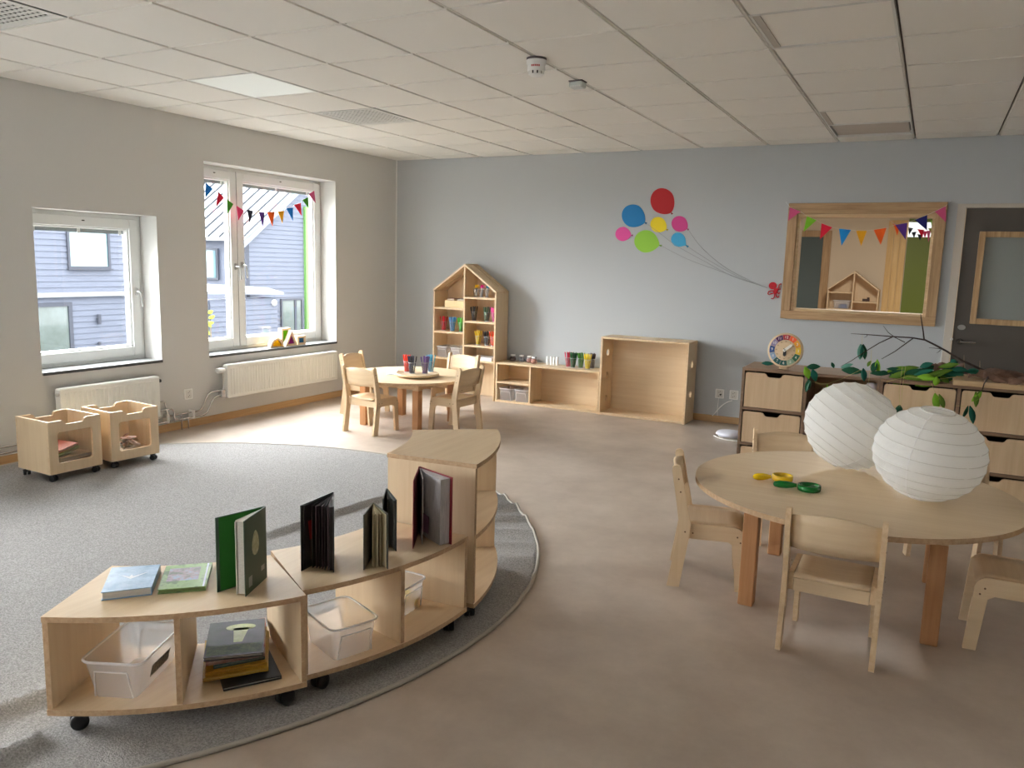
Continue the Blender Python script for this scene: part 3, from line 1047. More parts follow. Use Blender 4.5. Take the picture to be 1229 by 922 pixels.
def chair_proto():
    t = thing('child_chair', 'chair', 'chair')
    W = .36
    th = .02
    # rear leg and post: one bent plywood piece
    rear = [(-.005, 0), (.052, 0), (.085, .25), (.088, .31), (.06, .43), (.032, .565)]
    rear += [(.032-.021+.021*math.cos(a), .567+.018*math.sin(a)) for a in (.4, .9, 1.57, 2.2, 2.8)]
    rear += [(-.01, .56), (.018, .41), (.034, .31), (.03, .25)]
    front = [(.06, .235), (.262, .235), (.285, .22), (.305, .0), (.352, .0), (.334, .262)] + [(.284+.05*math.cos(a), .262+.046*math.sin(a)) for a in (.35, .75, 1.15, 1.57)] + [(.06, .308)]
    for s in (-1, 1):
        x0 = s*(W/2)-(th if s > 0 else 0)
        M1 = Matrix(((0, 0, 1, 0), (1, 0, 0, 0), (0, 1, 0, 0), (0, 0, 0, 1)))   # (y,z,x) -> xyz
        part('leg', MB().prism(rear, x0, x0+th, 0, 1, M1), [birch_z, pale_edge], t, bevel=.002)
        xi = x0+(.0 if s > 0 else 0)
        part('leg', MB().prism(front, x0-s*.0205, x0+th-s*.0205, 0, 1, M1), [birch_y, pale_edge], t, bevel=.002)
    hw = W/2-.042

    def seat_fn(u, v):
        x = (u*2-1)*hw
        y = .045+v*.285
        z = SEAT-.006-.010*math.cos(PI*(v-.35))*math.cos(PI*u-PI/2)
        if v > .85:
            z -= (v-.85)**2*.9
        return (x, y, z)
    sg = MB().grid(seat_fn, 6, 8)
    part('seat', sg, birch_x, t, solid=-.014)
    part('apron', MB().box((-hw, .06, .232), (hw, .078, .285)), birch_x, t, bevel=.0015)
    wb = W/2-.02

    def back(u, v):
        x = (u*2-1)*wb
        k = 1-(u*2-1)**2
        z0 = .418-.004*k
        z1 = .552+.020*k
        z = z0+(z1-z0)*v
        y = .046-(z-.43)*.21-.022*k+.006
        return (x, y, z)
    part('backrest', MB().grid(back, 12, 4), birch_x, t, solid=.012)
    sc = MB()
    for s in (-1, 1):
        for (y, z) in ((.022, .52), (.034, .46), (.065, .272), (.10, .27), (.30, .27), (.315, .245)):
            sc.lathe([(.004, 0), (.004, .0015)], 8, M=frame_M((s*(W/2), y, z), (0, s, 0), (0, 0, 1)))
    part('screw_caps', sc, mat('screw_brown', (110, 80, 52), .5), t, kind='stuff')
    return t


proto = chair_proto()
GR, GL = 'birch chairs around the big round table', 'birch chairs at the small round table'
chairs = [((5.35, -4.585, 0), 0, 'birch chair seen from behind at the big table, nearest to the camera', GR),
          ((4.572, -4.020, 0), R(-76), 'birch chair in profile at the left side of the big table', GR),
          ((6.18, -4.015, 0), R(91), 'birch chair cut off by the picture edge, facing the big table', GR),
          ((4.925, -3.02, 0), R(197), 'birch chair behind the big table, its backrest before the drawers', GR),
          ((5.752, -3.03, 0), R(198), 'birch chair mostly hidden behind the nearer paper lantern', GR),
          ((1.352, -2.40, 0), R(-4), 'birch chair with its back to the camera at the small round table', GL),
          ((.630, -1.61, 0), R(-84), 'birch chair by the long radiator at the small round table', GL),
          ((2.125, -1.81, 0), R(85), 'birch chair on the shelf side of the small table, backrest turned away from it', GL),
          ((1.555, -.985, 0), R(176), 'birch chair beyond the small table, before the house-shaped bookcase', GL)]
for i, (loc, rz, lab, g) in enumerate(chairs):
    if i == 0:
        proto.location = loc
        proto.rotation_euler = (0, 0, rz)
        proto['label'] = lab
        proto['group'] = g
    else:
        dup(proto, loc, rz, lab, g)


# ================================================================ TABLES
def table(cx, cy, r, h, label, k):
    t = thing('round_table', label, 'table', (cx, cy, 0))
    top = MB().lathe([(r-.006, h-.024), (r, h-.020), (r, h-.005), (r-.004, h), (0, h)], 72, M=TM((cx, cy, 0)), smooth=False)
    tp = MB()
    tp.prism(arc(cx, cy, r-.003, 0, 2*PI, 72)[:-1], h-.024, h-.002, 0, 1, smooth_sides=True)
    part('tabletop', tp, [birch_x, ply_edge], t, bevel=.003)
    L = .065
    for sx_ in (-1, 1):
        for sy in (-1, 1):
            x, y = cx+sx_*k, cy+sy*k
            part('leg', MB().box((x-L/2, y-L/2, 0), (x+L/2, y+L/2, h-.086)), beech_z, t, bevel=.004)
            part('leg_bracket', MB().box((x-L/2, y-L/2, h-.086), (x+L/2, y+L/2, h-.024)), pale_edge, t, bevel=.002)
    for s in (-1, 1):
        part('apron', MB().box((cx-k+L/2, cy+s*k-.011, h-.084), (cx+k-L/2, cy+s*k+.011, h-.024)), birch_x, t)
        part('apron', MB().box((cx+s*k-.011, cy-k+L/2, h-.084), (cx+s*k+.011, cy+k-L/2, h-.024)), birch_y, t)
    return t


TH = .512
table(5.345, -3.835, .702, TH, 'big round birch table with reddish legs carrying two paper lanterns', .365)
TL = .452
table(1.435, -1.765, .565, TL, 'small round birch table with pen cups on a tray near the radiator', .285)

# ================================================================ CURVED BOOKSHELVES ON THE RUG
RO, RI, PH = 1.3126, .9032, .5998
ZB = .078


def caster(parent, x, y, zt, rot=0):
    cs = MB().box((-.014, -.012, zt-.012), (.014, .012, zt), M=TM((x, y, 0), rot))
    hz = zt-.012
    r_ = hz/2-.006
    cs.box((-.012, -.010, r_+.01), (.012, .010, hz), M=TM((x, y, 0), rot))
    c = part('caster', cs, mat('caster_black', (26, 26, 28), .45), parent)
    for s in (-1, 1):
        wl = MB().lathe([(r_*.55, -.009), (r_*.95, -.009), (r_, -.006), (r_, .006), (r_*.95, .009), (r_*.55, .009)], 18, M=TM((x, y, r_+.0117), rot) @ Matrix.Translation((.006, s*.012, 0)) @ Euler((PI/2, 0, 0)).to_matrix().to_4x4())
        part('wheel', wl, mat('caster_wheel', (34, 34, 36), .4), c)


def curved_shelf(cx, cy, a, h, boards, panels, label, PH=PH):
    """a: angle of its first radial side; boards: heights of the flat boards; panels: angular fractions of the uprights"""
    am = a+PH/2
    t = thing('curved_bookshelf', label, 'bookshelf', (cx+1.1*math.cos(am), cy+1.1*math.sin(am), 0))
    gap = .002
    th = .018
    n = 14

    def sector(ri, ro, a0, a1):
        return arc(cx, cy, ro, a0, a1, n)+arc(cx, cy, ri, a1, a0, n)
    g = gap/1.1
    for k, z in enumerate(boards):
        nm = 'top' if k == len(boards)-1 else ('bottom' if k == 0 else 'shelf')
        inset = 0 if nm in ('top', 'bottom') else .02
        part(nm, MB().prism(sector(RI+inset, RO-inset*.3, a+g+inset*.9, a+PH-g-inset*.9), z-th, z, 0, 1), [birch_y, ply_edge], t, bevel=.0012)
    for f in panels:
        aa = a+PH*f
        off = gap+th/2 if f == 0 else (-(gap+th/2) if f == 1 else 0)
        M = TM((cx, cy, 0), aa)
        part('side_panel' if f in (0, 1) else 'divider', MB().box((RI+.004, off-th/2, boards[0]), (RO-.004, off+th/2, boards[-1]-th), M=M, e=1), [birch_z, ply_edge], t, bevel=.0012)
    for f in (.09, .91):
        for r_ in (RI+.05, RO-.045):
            aa = a+PH*f
            caster(t, cx+r_*math.cos(aa), cy+r_*math.sin(aa), boards[0]-th, aa+PI/2+.5)
    return t


HL, HT = .398, .686
curved_shelf(2.7415, -5.1836, -1.118, HL, [ZB+.018, HL], (0, .5, 1), 'low curved birch bookshelf on castors holding the stack of books')
curved_shelf(2.7251, -5.1300, -.5500, HL, [ZB+.018, HL], (0, .5, 1), 'low curved birch bookshelf in the middle, next to the tall one')
curved_shelf(2.7434, -5.1829, .1140, HT, [ZB+.018, .385, HT], (0, 1), 'tall curved birch bookshelf at the far end of the row', PH*.90)


# ---------------------------------------------------------------- plastic bins
def bin_box(M, wb, db, wt, dt, h, label, group=None, lab=False, name='storage_bin'):
    """tapered see-through bin: wb x db at its base, wt x dt at the rim"""
    t = thing(name, label, 'bin', M.translation, 0, group)
    b, q = rrect(-wb/2, -db/2, wb/2, db/2, .02), rrect(-wt/2, -dt/2, wt/2, dt/2, .03)
    n = len(b)
    body = MB()
    vs = [(x, y, 0) for x, y in b]+[(x, y, h) for x, y in q]
    body.add(vs, [list(range(n))[::-1]], 0, False, M)
    body.add(vs, [(i, (i+1) % n, n+(i+1) % n, n+i) for i in range(n)], 0, True, M)
    part('body', body, clear_plastic, t)
    rim_pts = [(x*1.0, y*1.0, h) for x, y in rrect(-wt/2-.004, -dt/2-.004, wt/2+.004, dt/2+.004, .032)]
    part('rim', MB().tube(rim_pts, .0045, 6, closed=True, M=M), mat('bin_rim_plastic', (240, 242, 246), .25, trans=(.35, (248, 249, 250))), t)
    for sx_ in (-1, 1):
        hd = MB()
        f = lambda k: (wb+(wt-wb)*k)/2
        g = lambda k: (db+(dt-db)*k)/2
        for s2 in (-.45, .45):
            hd.tube([(s2*wb, sx_*(g(.0)+.003), .004), (s2*wb*.86, sx_*(g(.75)+.004), h*.75)], .003, 5, M=M)
        hd.tube([(-.39*wb, sx_*(g(.75)+.004), h*.75), (.39*wb, sx_*(g(.75)+.004), h*.75)], .003, 5, M=M)
        part('rib', hd, mat('bin_rim_plastic', (240, 242, 246), .25), t, kind='stuff')
    if lab:
        lb = MB().add([(wb/2+(wt-wb)/2*.3+.004, -.06, h*.30), (wb/2+(wt-wb)/2*.3+.004, .06, h*.30), (wb/2+(wt-wb)/2*.62+.0045, .06, h*.62), (wb/2+(wt-wb)/2*.62+.0045, -.06, h*.62)], [(0, 1, 2, 3)], 0, False, M)
        part('sticker', lb, mat('bin_grey_sticker', (120, 118, 112), .6, n=((60, 200, 90), (60, 60, 58), .15)), t, solid=.0006)
    return t


def bin_from(bfl, bfr, tfl, tfr, zb, depth_base, depth_top, h, label, **kw):
    c = (bfl+bfr)/2
    xd = (bfr-bfl)
    xd.z = 0
    wb = xd.length
    wt = (tfr-tfl).length
    xd.normalize()
    yd = Vector((-xd.y, xd.x, 0))
    o = Vector((c.x, c.y, zb))+yd*(depth_base/2)
    return bin_box(frame_M(o, xd, yd), wb, depth_base, wt, depth_top, h, label, **kw)


BZ = ZB+.018+.002
bin_from(az(113, 836, BZ), az(163, 839, BZ), az(98, 789, BZ+.125), az(165, 796, BZ+.125), BZ, .255, .29, .125, 'clear plastic bin in the leftmost bay of the curved shelves', lab=True)
bin_from(az(402, 794, BZ), az(447, 779, BZ), az(403, 752, BZ+.12), az(455, 735, BZ+.12), BZ, .20, .235, .12, 'clear plastic bin alone in the bay right of the book stack')
b3 = bin_box(frame_M((3.765, -5.225, BZ), (0, 1, 0), (-1, 0, 0)), .14, .21, .17, .24, .12, 'clear plastic bin with something yellow, half hidden by the divider')
p = Vector((3.838, -5.183, 0))
yb = MB().lathe([(0, 0), (.026, .004), (.034, .03), (.024, .055), (0, .06)], 14, M=TM((p.x, p.y, BZ+.004)))
single('toy_ball', yb, mat('toy_yellow', (232, 190, 30), .4), 'yellow lump of toy inside the half hidden clear bin', 'toy')


# ---------------------------------------------------------------- books
def cover_mat(name, c1, c2, c3=None, scale=9, rough=.35):
    m = mat(name, c1, rough, n=((scale,)*3, c2, .12))
    if c3 and not m.get('done'):
        m['done'] = 1
        nt = m.node_tree
        rampn = [n for n in nt.nodes if n.type == 'VALTORGB'][0]
        e = rampn.color_ramp.elements.new(.5)
        e.color = lin(c3)
    return m


def quad_book(top, z0, z1, label, cover, edge=(226, 222, 212), group=None, name='picture_book'):
    """closed book lying flat; top: four corners of its upper cover (spine is the 4th edge)"""
    c = sum((Vector(p) for p in top), Vector())/4
    t = thing(name, label, 'book', (c.x, c.y, z0), 0, group)
    q = [(p.x, p.y) for p in top]
    th = .0025

    def inset(d):
        out = []
        for p in q:
            v = Vector(p)-Vector((c.x, c.y))
            out.append(tuple(Vector((c.x, c.y))+v*(1-d/v.length)))
        return out
    part('front_cover', MB().prism(q, z1-th, z1), cover, t)
    part('back_cover', MB().prism(q, z0, z0+th), cover, t)
    i_ = inset(.006)
    part('pages', MB().prism(i_, z0+th, z1-th), mat('pages_%d_%d_%d' % edge, edge, .8, n=((40, 40, 500), tuple(int(x*.85) for x in edge), .25)), t)
    s0, s1 = q[1], q[2]
    v = Vector(s1)-Vector(s0)
    nn = Vector((v.y, -v.x)).normalized()*.003
    part('spine', MB().prism([s0, s1, (s1[0]-nn.x, s1[1]-nn.y), (s0[0]-nn.x, s0[1]-nn.y)], z0+th, z1-th), cover, t)
    return t, q


z1 = HL+.028
t, q = quad_book([az(121, 711.5, z1), az(182, 704.5, z1), az(192.5, 677.5, z1), az(134, 681.5, z1)], HL+.0005, z1, 'pale blue picture book with a white winged shape, lying flat', cover_mat('cover_blue_valley', (150, 186, 214), (96, 138, 176), (128, 164, 196), 12))
# its white winged motif, printed flat on the cover
cc = [Vector(p) for p in q]
U, V = cc[1]-cc[0], cc[3]-cc[0]
O = cc[0]


def pr(a, b, z): p = O+U*a+V*b; return (p.x, p.y, z)


wm = MB()
wm.add([pr(*p, z1+.0004) for p in ((.5, .42), (.22, .66), (.30, .60), (.46, .52))]+[pr(*p, z1+.0004) for p in ((.5, .42), (.54, .52), (.70, .58), (.84, .64))]+[pr(*p, z1+.0004) for p in ((.46, .52), (.5, .42), (.54, .52), (.5, .60))], [(0, 1, 2, 3), (4, 5, 6, 7), (8, 9, 10, 11)])
part('cover_print', wm, mat('cover_white_print', (218, 228, 236), .4), t)
z1 = HL+.016
t, q = quad_book([az(189, 708, z1), az(247, 703.5, z1), az(255, 675, z1), az(199.5, 679.5, z1)], HL+.0005, z1, 'thin green picture book lying flat beside the pale blue one', cover_mat('cover_green_meadow', (124, 158, 96), (96, 128, 84), (140, 176, 110), 22), edge=(120, 140, 84))
cc = [Vector(p) for p in q]
U, V = cc[1]-cc[0], cc[3]-cc[0]
O = cc[0]
pm = MB()
pm.add([pr(*p, z1+.0004) for p in ((.12, .3), (.8, .3), (.8, .85), (.12, .85))], [(0, 1, 2, 3)])
part('cover_print', pm, cover_mat('cover_pond_print', (150, 180, 200), (116, 128, 116), (170, 150, 160), 30), t)
sb = MB().add([pr(*p, z1+.0004) for p in ((.925, 0), (.965, 0), (.965, 1), (.925, 1))], [(0, 1, 2, 3)])
part('spine_stripe', sb, mat('cover_white_print', (218, 228, 236), .4), t)

# the stack in the second bay
stackz = BZ
books = [
    (.012, [(268, 826), (338, 811), (313, 759), (251, 772)], 'large black picture book at the bottom of the stack, sticking out', (34, 38, 44), (20, 22, 26), (200, 198, 190)),
    (.013, [(243, 815), (322, 801), (323, 757), (246, 769)], 'pale edged yellow book lying on the bottom black book', (200, 160, 50), (170, 130, 40), (208, 174, 96)),
    (.013, [(246, 808), (320, 795), (321, 752), (251, 763)], 'golden yellow book in the middle of the stack', (206, 160, 40), (176, 130, 36), (196, 150, 60)),
    (.011, [(256, 800), (318, 788), (318, 746), (262, 757)], 'teal thin book under the red one in the stack', (92, 128, 124), (72, 104, 104), (170, 176, 160)),
    (.012, [(247, 796), (318, 784), (319, 741), (252, 753)], 'red and white book second from top of the stack', (168, 60, 50), (200, 190, 180), (190, 150, 140)),
    (.014, [(244, 790), (316, 783), (318, 742), (252.5, 748.5)], 'dark green book with pale lamp-like cover picture, top of the stack', (54, 62, 58), (74, 72, 84), (196, 194, 184)),
]
zc = stackz
for k, (th, px, lab, c1, c2, ed) in enumerate(books):
    zt = zc+th
    t, q = quad_book([az(u, v, zt) for u, v in px], zc+.0004, zt, lab, cover_mat('cover_stack_%d' % k, c1, c2, None, 14, .6), edge=ed, group='stack of picture books in the curved shelf')
    zc = zt
cc = [Vector(p) for p in q]
U, V = cc[1]-cc[0], cc[3]-cc[0]
O = cc[0]
pm = MB()
pm.add([pr(*p, zc+.0004) for p in ((.47, .36), (.62, .36), (.72, .78), (.44, .78))], [(0, 1, 2, 3)])
pm.add([pr(.57+.27*math.cos(a), .80+.10*math.sin(a), zc+.0004) for a in [k*PI/8 for k in range(16)]], [tuple(range(16))])
part('cover_print', pm, mat('cover_pale_lamp_print', (188, 196, 132), .5, n=((40, 40, 40), (150, 166, 100), .25)), t)
pm = MB().add([pr(*p, zc+.0003) for p in ((.03, .04), (.97, .04), (.97, .30), (.03, .30))], [(0, 1, 2, 3)])
part('cover_print', pm, cover_mat('cover_undergrowth_print', (60, 76, 60), (86, 102, 70), None, 60, .75), t)


def open_book(S_, L_, R_, z, h, label, cov_in, cov_out, thick_r=.02, thick_l=.004, leaf_at=None, pg=page, frac=.94, leaf_m=None):
    """book standing half open: S_ spine, L_ and R_ far edges of its two covers on the shelf"""
    S_, L_, R_ = [Vector((p.x, p.y, z)) for p in (S_, L_, R_)]
    t = thing('picture_book', label, 'book', S_)
    c3 = .003

    def board(A, B, off0, off1, inset=0., z0=0., z1=h, m=0, inner=None):
        d = (B-A)
        L = d.length
        M = frame_M(A, d, Vector((-d.y, d.x, 0)))
        mb = MB()
        mb.box((inset, off0, z0), (L*(1 if inset == 0 else frac), off1, z1), M=M)
        return mb
    # left cover opens to the right side of its direction when seen from the open mouth
    dl, dr_ = (L_-S_), (R_-S_)
    sgn = 1 if dl.cross(dr_).z > 0 else -1
    for nm, A, s in (('front_cover', L_, 1), ('back_cover', R_, -1)):
        mb = board(S_, A, 0, -sgn*s*c3)
        ml = board(S_, A, sgn*s*.0002, sgn*s*.0010, .003, .003, h-.003)
        o = part(nm, mb, cov_out, t)
        part('endpaper', ml, cov_in, o)
    for A, s, tk in ((R_, -1, thick_r), (L_, 1, thick_l)):
        if tk:
            d = A-S_
            L = d.length*frac
            poly = [(.004, sgn*s*.0012), (L, sgn*s*.0012), (L, sgn*s*(.001+tk)), (L*.45, sgn*s*(.001+tk*.72)), (.004, sgn*s*.002)]
            part('pages', MB().prism(poly, .004, h-.005, M=frame_M(S_, d, Vector((-d.y, d.x, 0)))), pg, t)
    if leaf_at is not None:
        for f in leaf_at:
            M_ = S_+(L_-S_)*(1-f)+(R_-S_)*f
            M_ = S_+(M_-S_).normalized()*((L_-S_).length*frac*(.97+.05*math.sin(f*47)))
            part('leaf', board(S_, M_, -.0011, .0011, .003, .004, h-.006+.002*math.sin(f*31)), leaf_m if leaf_m and int(f*100) % 2 else pg, t)
    return t, (S_, L_, R_, sgn)


green_in = mat('book_inner_green', (22, 112, 22), .5)
green_out = mat('book_outer_dark_green', (52, 78, 60), .4)
zs = HL+.0005
t, (s_, l_, r_, sg_) = open_book(az(319.5, 693, HL), az(261, 711.5, HL), az(294, 716.5, HL), zs, .252, 'tall dark green book standing half open, bright green inside', green_in, green_out, .024, 0, [.62, .70])
d = (r_-s_)
Mc = frame_M(s_+Vector((0, 0, 0)), d, (0, 0, 1))
nz = -.0035 if (Mc.to_3x3() @ Vector((0, 0, 1))).dot(CAM-s_) < 0 else .0035
L = d.length
pc = MB()
egg = [(L*.52+.026*math.cos(a)*(1-.25*math.sin(a)), .155+.042*math.sin(a)) for a in [k*PI/8 for k in range(16)]]
pc.add([(x, y, nz) for x, y in egg], [tuple(range(16))], 0, False, Mc)
part('cover_print', pc, mat('cover_cream_print', (196, 200, 170), .5, n=((70, 70, 70), (150, 152, 110), .2)), t)
pc = MB().add([(L*.70, .02, nz), (L*.86, .02, nz), (L*.86, .055, nz), (L*.70, .055, nz)], [(0, 1, 2, 3)], 0, False, Mc)
pc2 = MB().add([(L*.12, .04, nz), (L*.28, .04, nz), (L*.28, .058, nz), (L*.12, .058, nz)], [(0, 1, 2, 3)], 0, False, Mc)
part('cover_label', pc2, mat('cover_grey_label', (150, 156, 150), .5), t)
part('cover_label', pc, mat('cover_grey_label', (150, 156, 150), .5), t)

dark_out = mat('book_dark_cover', (40, 44, 40), .4, n=((20, 20, 20), (24, 26, 26), .2))
dark_pg = mat('book_dark_pages', (44, 36, 40), .6, n=((30, 30, 12), (18, 16, 18), .2))
H2 = .238
t, (s_, l_, r_, sg_) = open_book(az(400, 591, HL+H2), az(362, 686, HL), az(400, 687.5, HL), zs, H2, 'black picture book standing half open, a red figure on an inner page', mat('book_grey_endpaper', (120, 124, 120), .6), dark_out, .012, .004, [.22, .37, .5, .61, .72, .83], dark_pg, .94, mat('book_mauve_pages', (110, 92, 100), .7, n=((30, 30, 12), (60, 50, 60), .2)))
d = l_-s_
Mc = frame_M(s_, d, (0, 0, 1))
L = d.length
zz = [.0075 if (Mc.to_3x3() @ Vector((0, 0, 1))).dot(CAM-s_) > 0 else -.0075][0]
fig = MB().add([(L*.55, .105, zz), (L*.80, .105, zz), (L*.84, .175, zz), (L*.52, .175, zz)], [(0, 1, 2, 3)], 0, False, Mc)
part('page_print', fig, mat('print_red_shirt', (170, 36, 34), .5), t)
fig = MB().add([(L*.68+.016*math.cos(k*PI/5), .192+.018*math.sin(k*PI/5), zz) for k in range(10)], [tuple(range(10))], 0, False, Mc)
fig.add([(L*.56, .03, zz), (L*.78, .03, zz), (L*.80, .105, zz), (L*.55, .105, zz)], [(0, 1, 2, 3)], 0, False, Mc)
part('page_print', fig, mat('print_figure_brown', (92, 70, 60), .5), t)

H3 = .202
open_book(az(448, 603.5, HL+H3), az(437, 684.5, HL), az(465, 683.5, HL), zs, H3, 'small grey book standing open with many cream leaves fanned', mat('book_inner_grey', (120, 118, 104), .6), mat('book_olive_grey', (84, 86, 76), .5), .002, 0, [.36, .43, .5, .57, .64, .71, .78, .85, .92], mat('book_cream_pages', (220, 210, 176), .8), .94, mat('book_tan_pages', (156, 140, 104), .8))
H4 = .2
open_book(az(464, 583.5, HL+H4+.01), az(460, 599.5, HL+H4), az(475, 662, HL), zs, H4, 'thin dark book standing open behind the small grey one', mat('book_inner_dark', (52, 58, 56), .6), mat('book_dark_teal', (40, 54, 56), .5), .005, 0, [.4, .6, .8], mat('book_grey_pages', (120, 124, 120), .8))
H5 = .268
redc = mat('book_dark_red', (140, 34, 46), .45)
t, (s_, l_, r_, sg_) = open_book(az(503.5, 560, HL+H5), az(496, 659, HL), az(541.5, 654, HL), zs, H5, 'thick dark red book standing open against the tall shelf', mat('book_inner_red', (110, 26, 34), .55), redc, .045, 0, [.25], mat('book_white_pages', (206, 202, 204), .7, n=((300, 300, 20), (150, 146, 148), .3)))
d = (r_-s_)
Mc = frame_M(s_, d, (0, 0, 1))
zz = -sg_*.0475 if True else 0
side = 1 if (Mc.to_3x3() @ Vector((0, 0, 1))).dot(l_-s_) > 0 else -1
L = d.length
fig = MB().add([(L*.35, .03, side*.0475), (L*.60, .03, side*.0475), (L*.62, .10, side*.0475), (L*.40, .11, side*.0475)], [(0, 1, 2, 3)], 0, False, Mc)
part('page_print', fig, mat('print_mauve', (120, 84, 110), .5), t)

# ================================================================ CRATES ON CASTORS
def crate(x0, y0, rz, label):
    t = thing('toy_crate', label, 'crate', (x0+.178, y0+.18, 0))
    M = TM((x0+.178, y0+.18, 0), rz)
    A, B, z0, z1, th = .178, .178, .062, .405, .018
    # front with window and notched upper edge (faces +x)
    Mf = M @ Matrix(((0, 0, 1, A-th), (1, 0, 0, 0), (0, 1, 0, 0), (0, 0, 0, 1)))
    Mb_ = M @ Matrix(((0, 0, 1, -A), (1, 0, 0, 0), (0, 1, 0, 0), (0, 0, 0, 1)))
    topedge = [(B, z1), (.085, z1), (.068, z1-.008), (.058, z1-.028), (-.058, z1-.028), (-.068, z1-.008), (-.085, z1), (-B, z1)]
    wy, wz0, wz1 = .118, z0+.065, z1-.075
    for nm, Mx, hole in (('front_panel', Mf, True), ('back_panel', Mb_, False)):
        mb = MB()
        if not hole:
            mb.prism([(-B, z0), (B, z0)]+topedge, 0, th, 0, 1, Mx)
        else:
            mb.prism([(-B, z0), (B, z0), (B, wz0), (-B, wz0)], 0, th, 0, 1, Mx)
            mb.prism([(-B, wz0), (-wy, wz0), (-wy, wz1), (-B, wz1)], 0, th, 0, 1, Mx)
            mb.prism([(wy, wz0), (B, wz0), (B, wz1), (wy, wz1)], 0, th, 0, 1, Mx)
            mb.prism([(-B, wz1), (B, wz1)]+topedge, 0, th, 0, 1, Mx)
            for sy in (-1, 1):
                for sz, zc_ in ((1, wz0), (-1, wz1)):
                    cor = [(sy*wy, zc_)]+[(sy*(wy-.016+.016*math.sin(k*PI/8)), zc_+sz*(.016-.016*math.cos(k*PI/8))) for k in range(5)]
                    mb.prism(cor, 0, th, 0, 1, Mx)
        o = part(nm, mb, [birch_z, pale_edge], t)
        if hole:
            part('pane', MB().box((-.006, -wy-.01, wz0-.01), (-.003, wy+.01, wz1+.01), M=M @ Matrix.Translation((A-th, 0, 0))), acrylic, t)
    for s in (-1, 1):
        part('side_panel', MB().box((-A+th, s*B, z0), (A-th, s*(B-th), z1), M=M, e=1), [birch_z, pale_edge], t)
    part('bottom', MB().box((-A+th, -B+th, z0+.0), (A-th, B-th, z0+.015), M=M), birch_x, t)
    for sx_ in (-1, 1):
        for sy in (-1, 1):
            p = M @ Vector((sx_*.145, sy*.145, 0))
            caster(t, p.x, p.y, z0, rz+.4*sx_)
    return t, M


t1, M1 = crate(.372, -4.697, R(-1.5), 'birch crate on castors with books inside, farther from the double window')
t2, M2 = crate(.400, -4.265, R(-5), 'birch crate on castors with pinkish paper scraps inside, nearer the double window')


def flat_box_book(M, a, b, c, label, col, edge=(226, 214, 190), group=None):
    t = thing('picture_book', label, 'book', M.translation, 0, group)
    cm = mat('cover_%d_%d_%d' % col, col, .5)
    part('front_cover', MB().box((-a/2, -b/2, c-.003), (a/2, b/2, c), M=M), cm, t)
    part('back_cover', MB().box((-a/2, -b/2, 0), (a/2, b/2, .003), M=M), cm, t)
    part('pages', MB().box((-a/2+.004, -b/2+.004, .003), (a/2-.004, b/2-.004, c-.003), M=M), mat('pages_%d_%d_%d' % edge, edge, .8, n=((40, 40, 500), tuple(int(x*.85) for x in edge), .25)), t)
    return t


G = 'books lying in the crate'
flat_box_book(M1 @ TM((.02, -.01, .080), .05), .22, .24, .022, 'grey book at the bottom of the book crate', (110, 104, 98), group=G)
flat_box_book(M1 @ TM((.03, .02, .104), -.1), .2, .22, .016, 'dark brown book second from bottom in the book crate', (92, 72, 60), group=G)
flat_box_book(M1 @ TM((.02, .03, .122), .08), .2, .23, .024, 'cream book lying level across the book crate', (224, 200, 164), group=G)
flat_box_book(M1 @ TM((.0, -.03, .163), .1, R(11)), .2, .21, .016, 'green book leaning in the book crate', (150, 166, 96), group=G)
flat_box_book(M1 @ TM((-.01, -.03, .184), .12, R(11)), .2, .20, .014, 'red and orange book topmost in the book crate', (214, 120, 96), group=G)
scrap_cols = [(226, 196, 176), (210, 176, 160), (234, 214, 198), (196, 160, 146), (186, 190, 176)]
rnd = random.Random(3)
for k in range(26):
    rr_ = rnd.uniform(0, .105)
    aa = rnd.uniform(0, 2*PI)
    zz = .088+.125*(1-rr_/.125)*rnd.uniform(.3, 1)
    M = M2 @ TM((.055+rr_*.75*math.cos(aa), rr_*math.sin(aa), zz), rnd.uniform(0, PI), rnd.uniform(-.5, .5), rnd.uniform(-.5, .5))
    LL = rnd.uniform(.07, .12)
    ww = rnd.uniform(.022, .036)
    mb = MB().grid(lambda u, v: ((u-.5)*LL, (v-.5)*ww, .006*math.sin(u*5)), 4, 1, M=M)
    single('paper_scrap', mb, mat('scrap_%d' % (k % 5), scrap_cols[k % 5], .8), 'pinkish paper scrap in the heap inside the crate nearer the double window', 'paper', 'paper scraps in the crate', solid=.002)

# ================================================================ PENS AND CUPS
PEN_MESH = {}


def pen_mesh(col, length=.15, r=.0048):
    k = (col, length, r)
    if k not in PEN_MESH:
        m = mat('pen_%d_%d_%d' % col, col, .35)
        mb = MB().lathe([(r*.7, 0), (r, .003), (r, length*.72), (r*1.06, length*.725), (r*1.06, length-.004), (r*.6, length)], 8)
        PEN_MESH[k] = mb.mesh('felt_tip_pen', [m])
    return PEN_MESH[k]


def cup(x, y, z, label, r0=.026, r1=.035, h=.10, group=None):
    t = thing('pen_cup', label, 'cup', (x, y, z), 0, group)
    body = MB().lathe([(r0-.002, .002), (r0, .0), (r1, h), (r1-.002, h), (r0-.002, .004), (0, .004)], 20, M=TM((x, y, z)))
    part('body', body, cup_plastic, t)
    part('foot', MB().lathe([(r0+.0005, 0), (r0+.0005, .004), (0, .004)], 20, M=TM((x, y, z))), mat('cup_thick_plastic', (236, 238, 240), .2, trans=(.35, (250, 250, 250))), t)
    part('rim', MB().lathe([(r1-.002, h-.003), (r1+.0015, h-.003), (r1+.0015, h), (r1-.002, h)], 20, M=TM((x, y, z)), cap=False), mat('cup_thick_plastic', (236, 238, 240), .2), t)
    return t


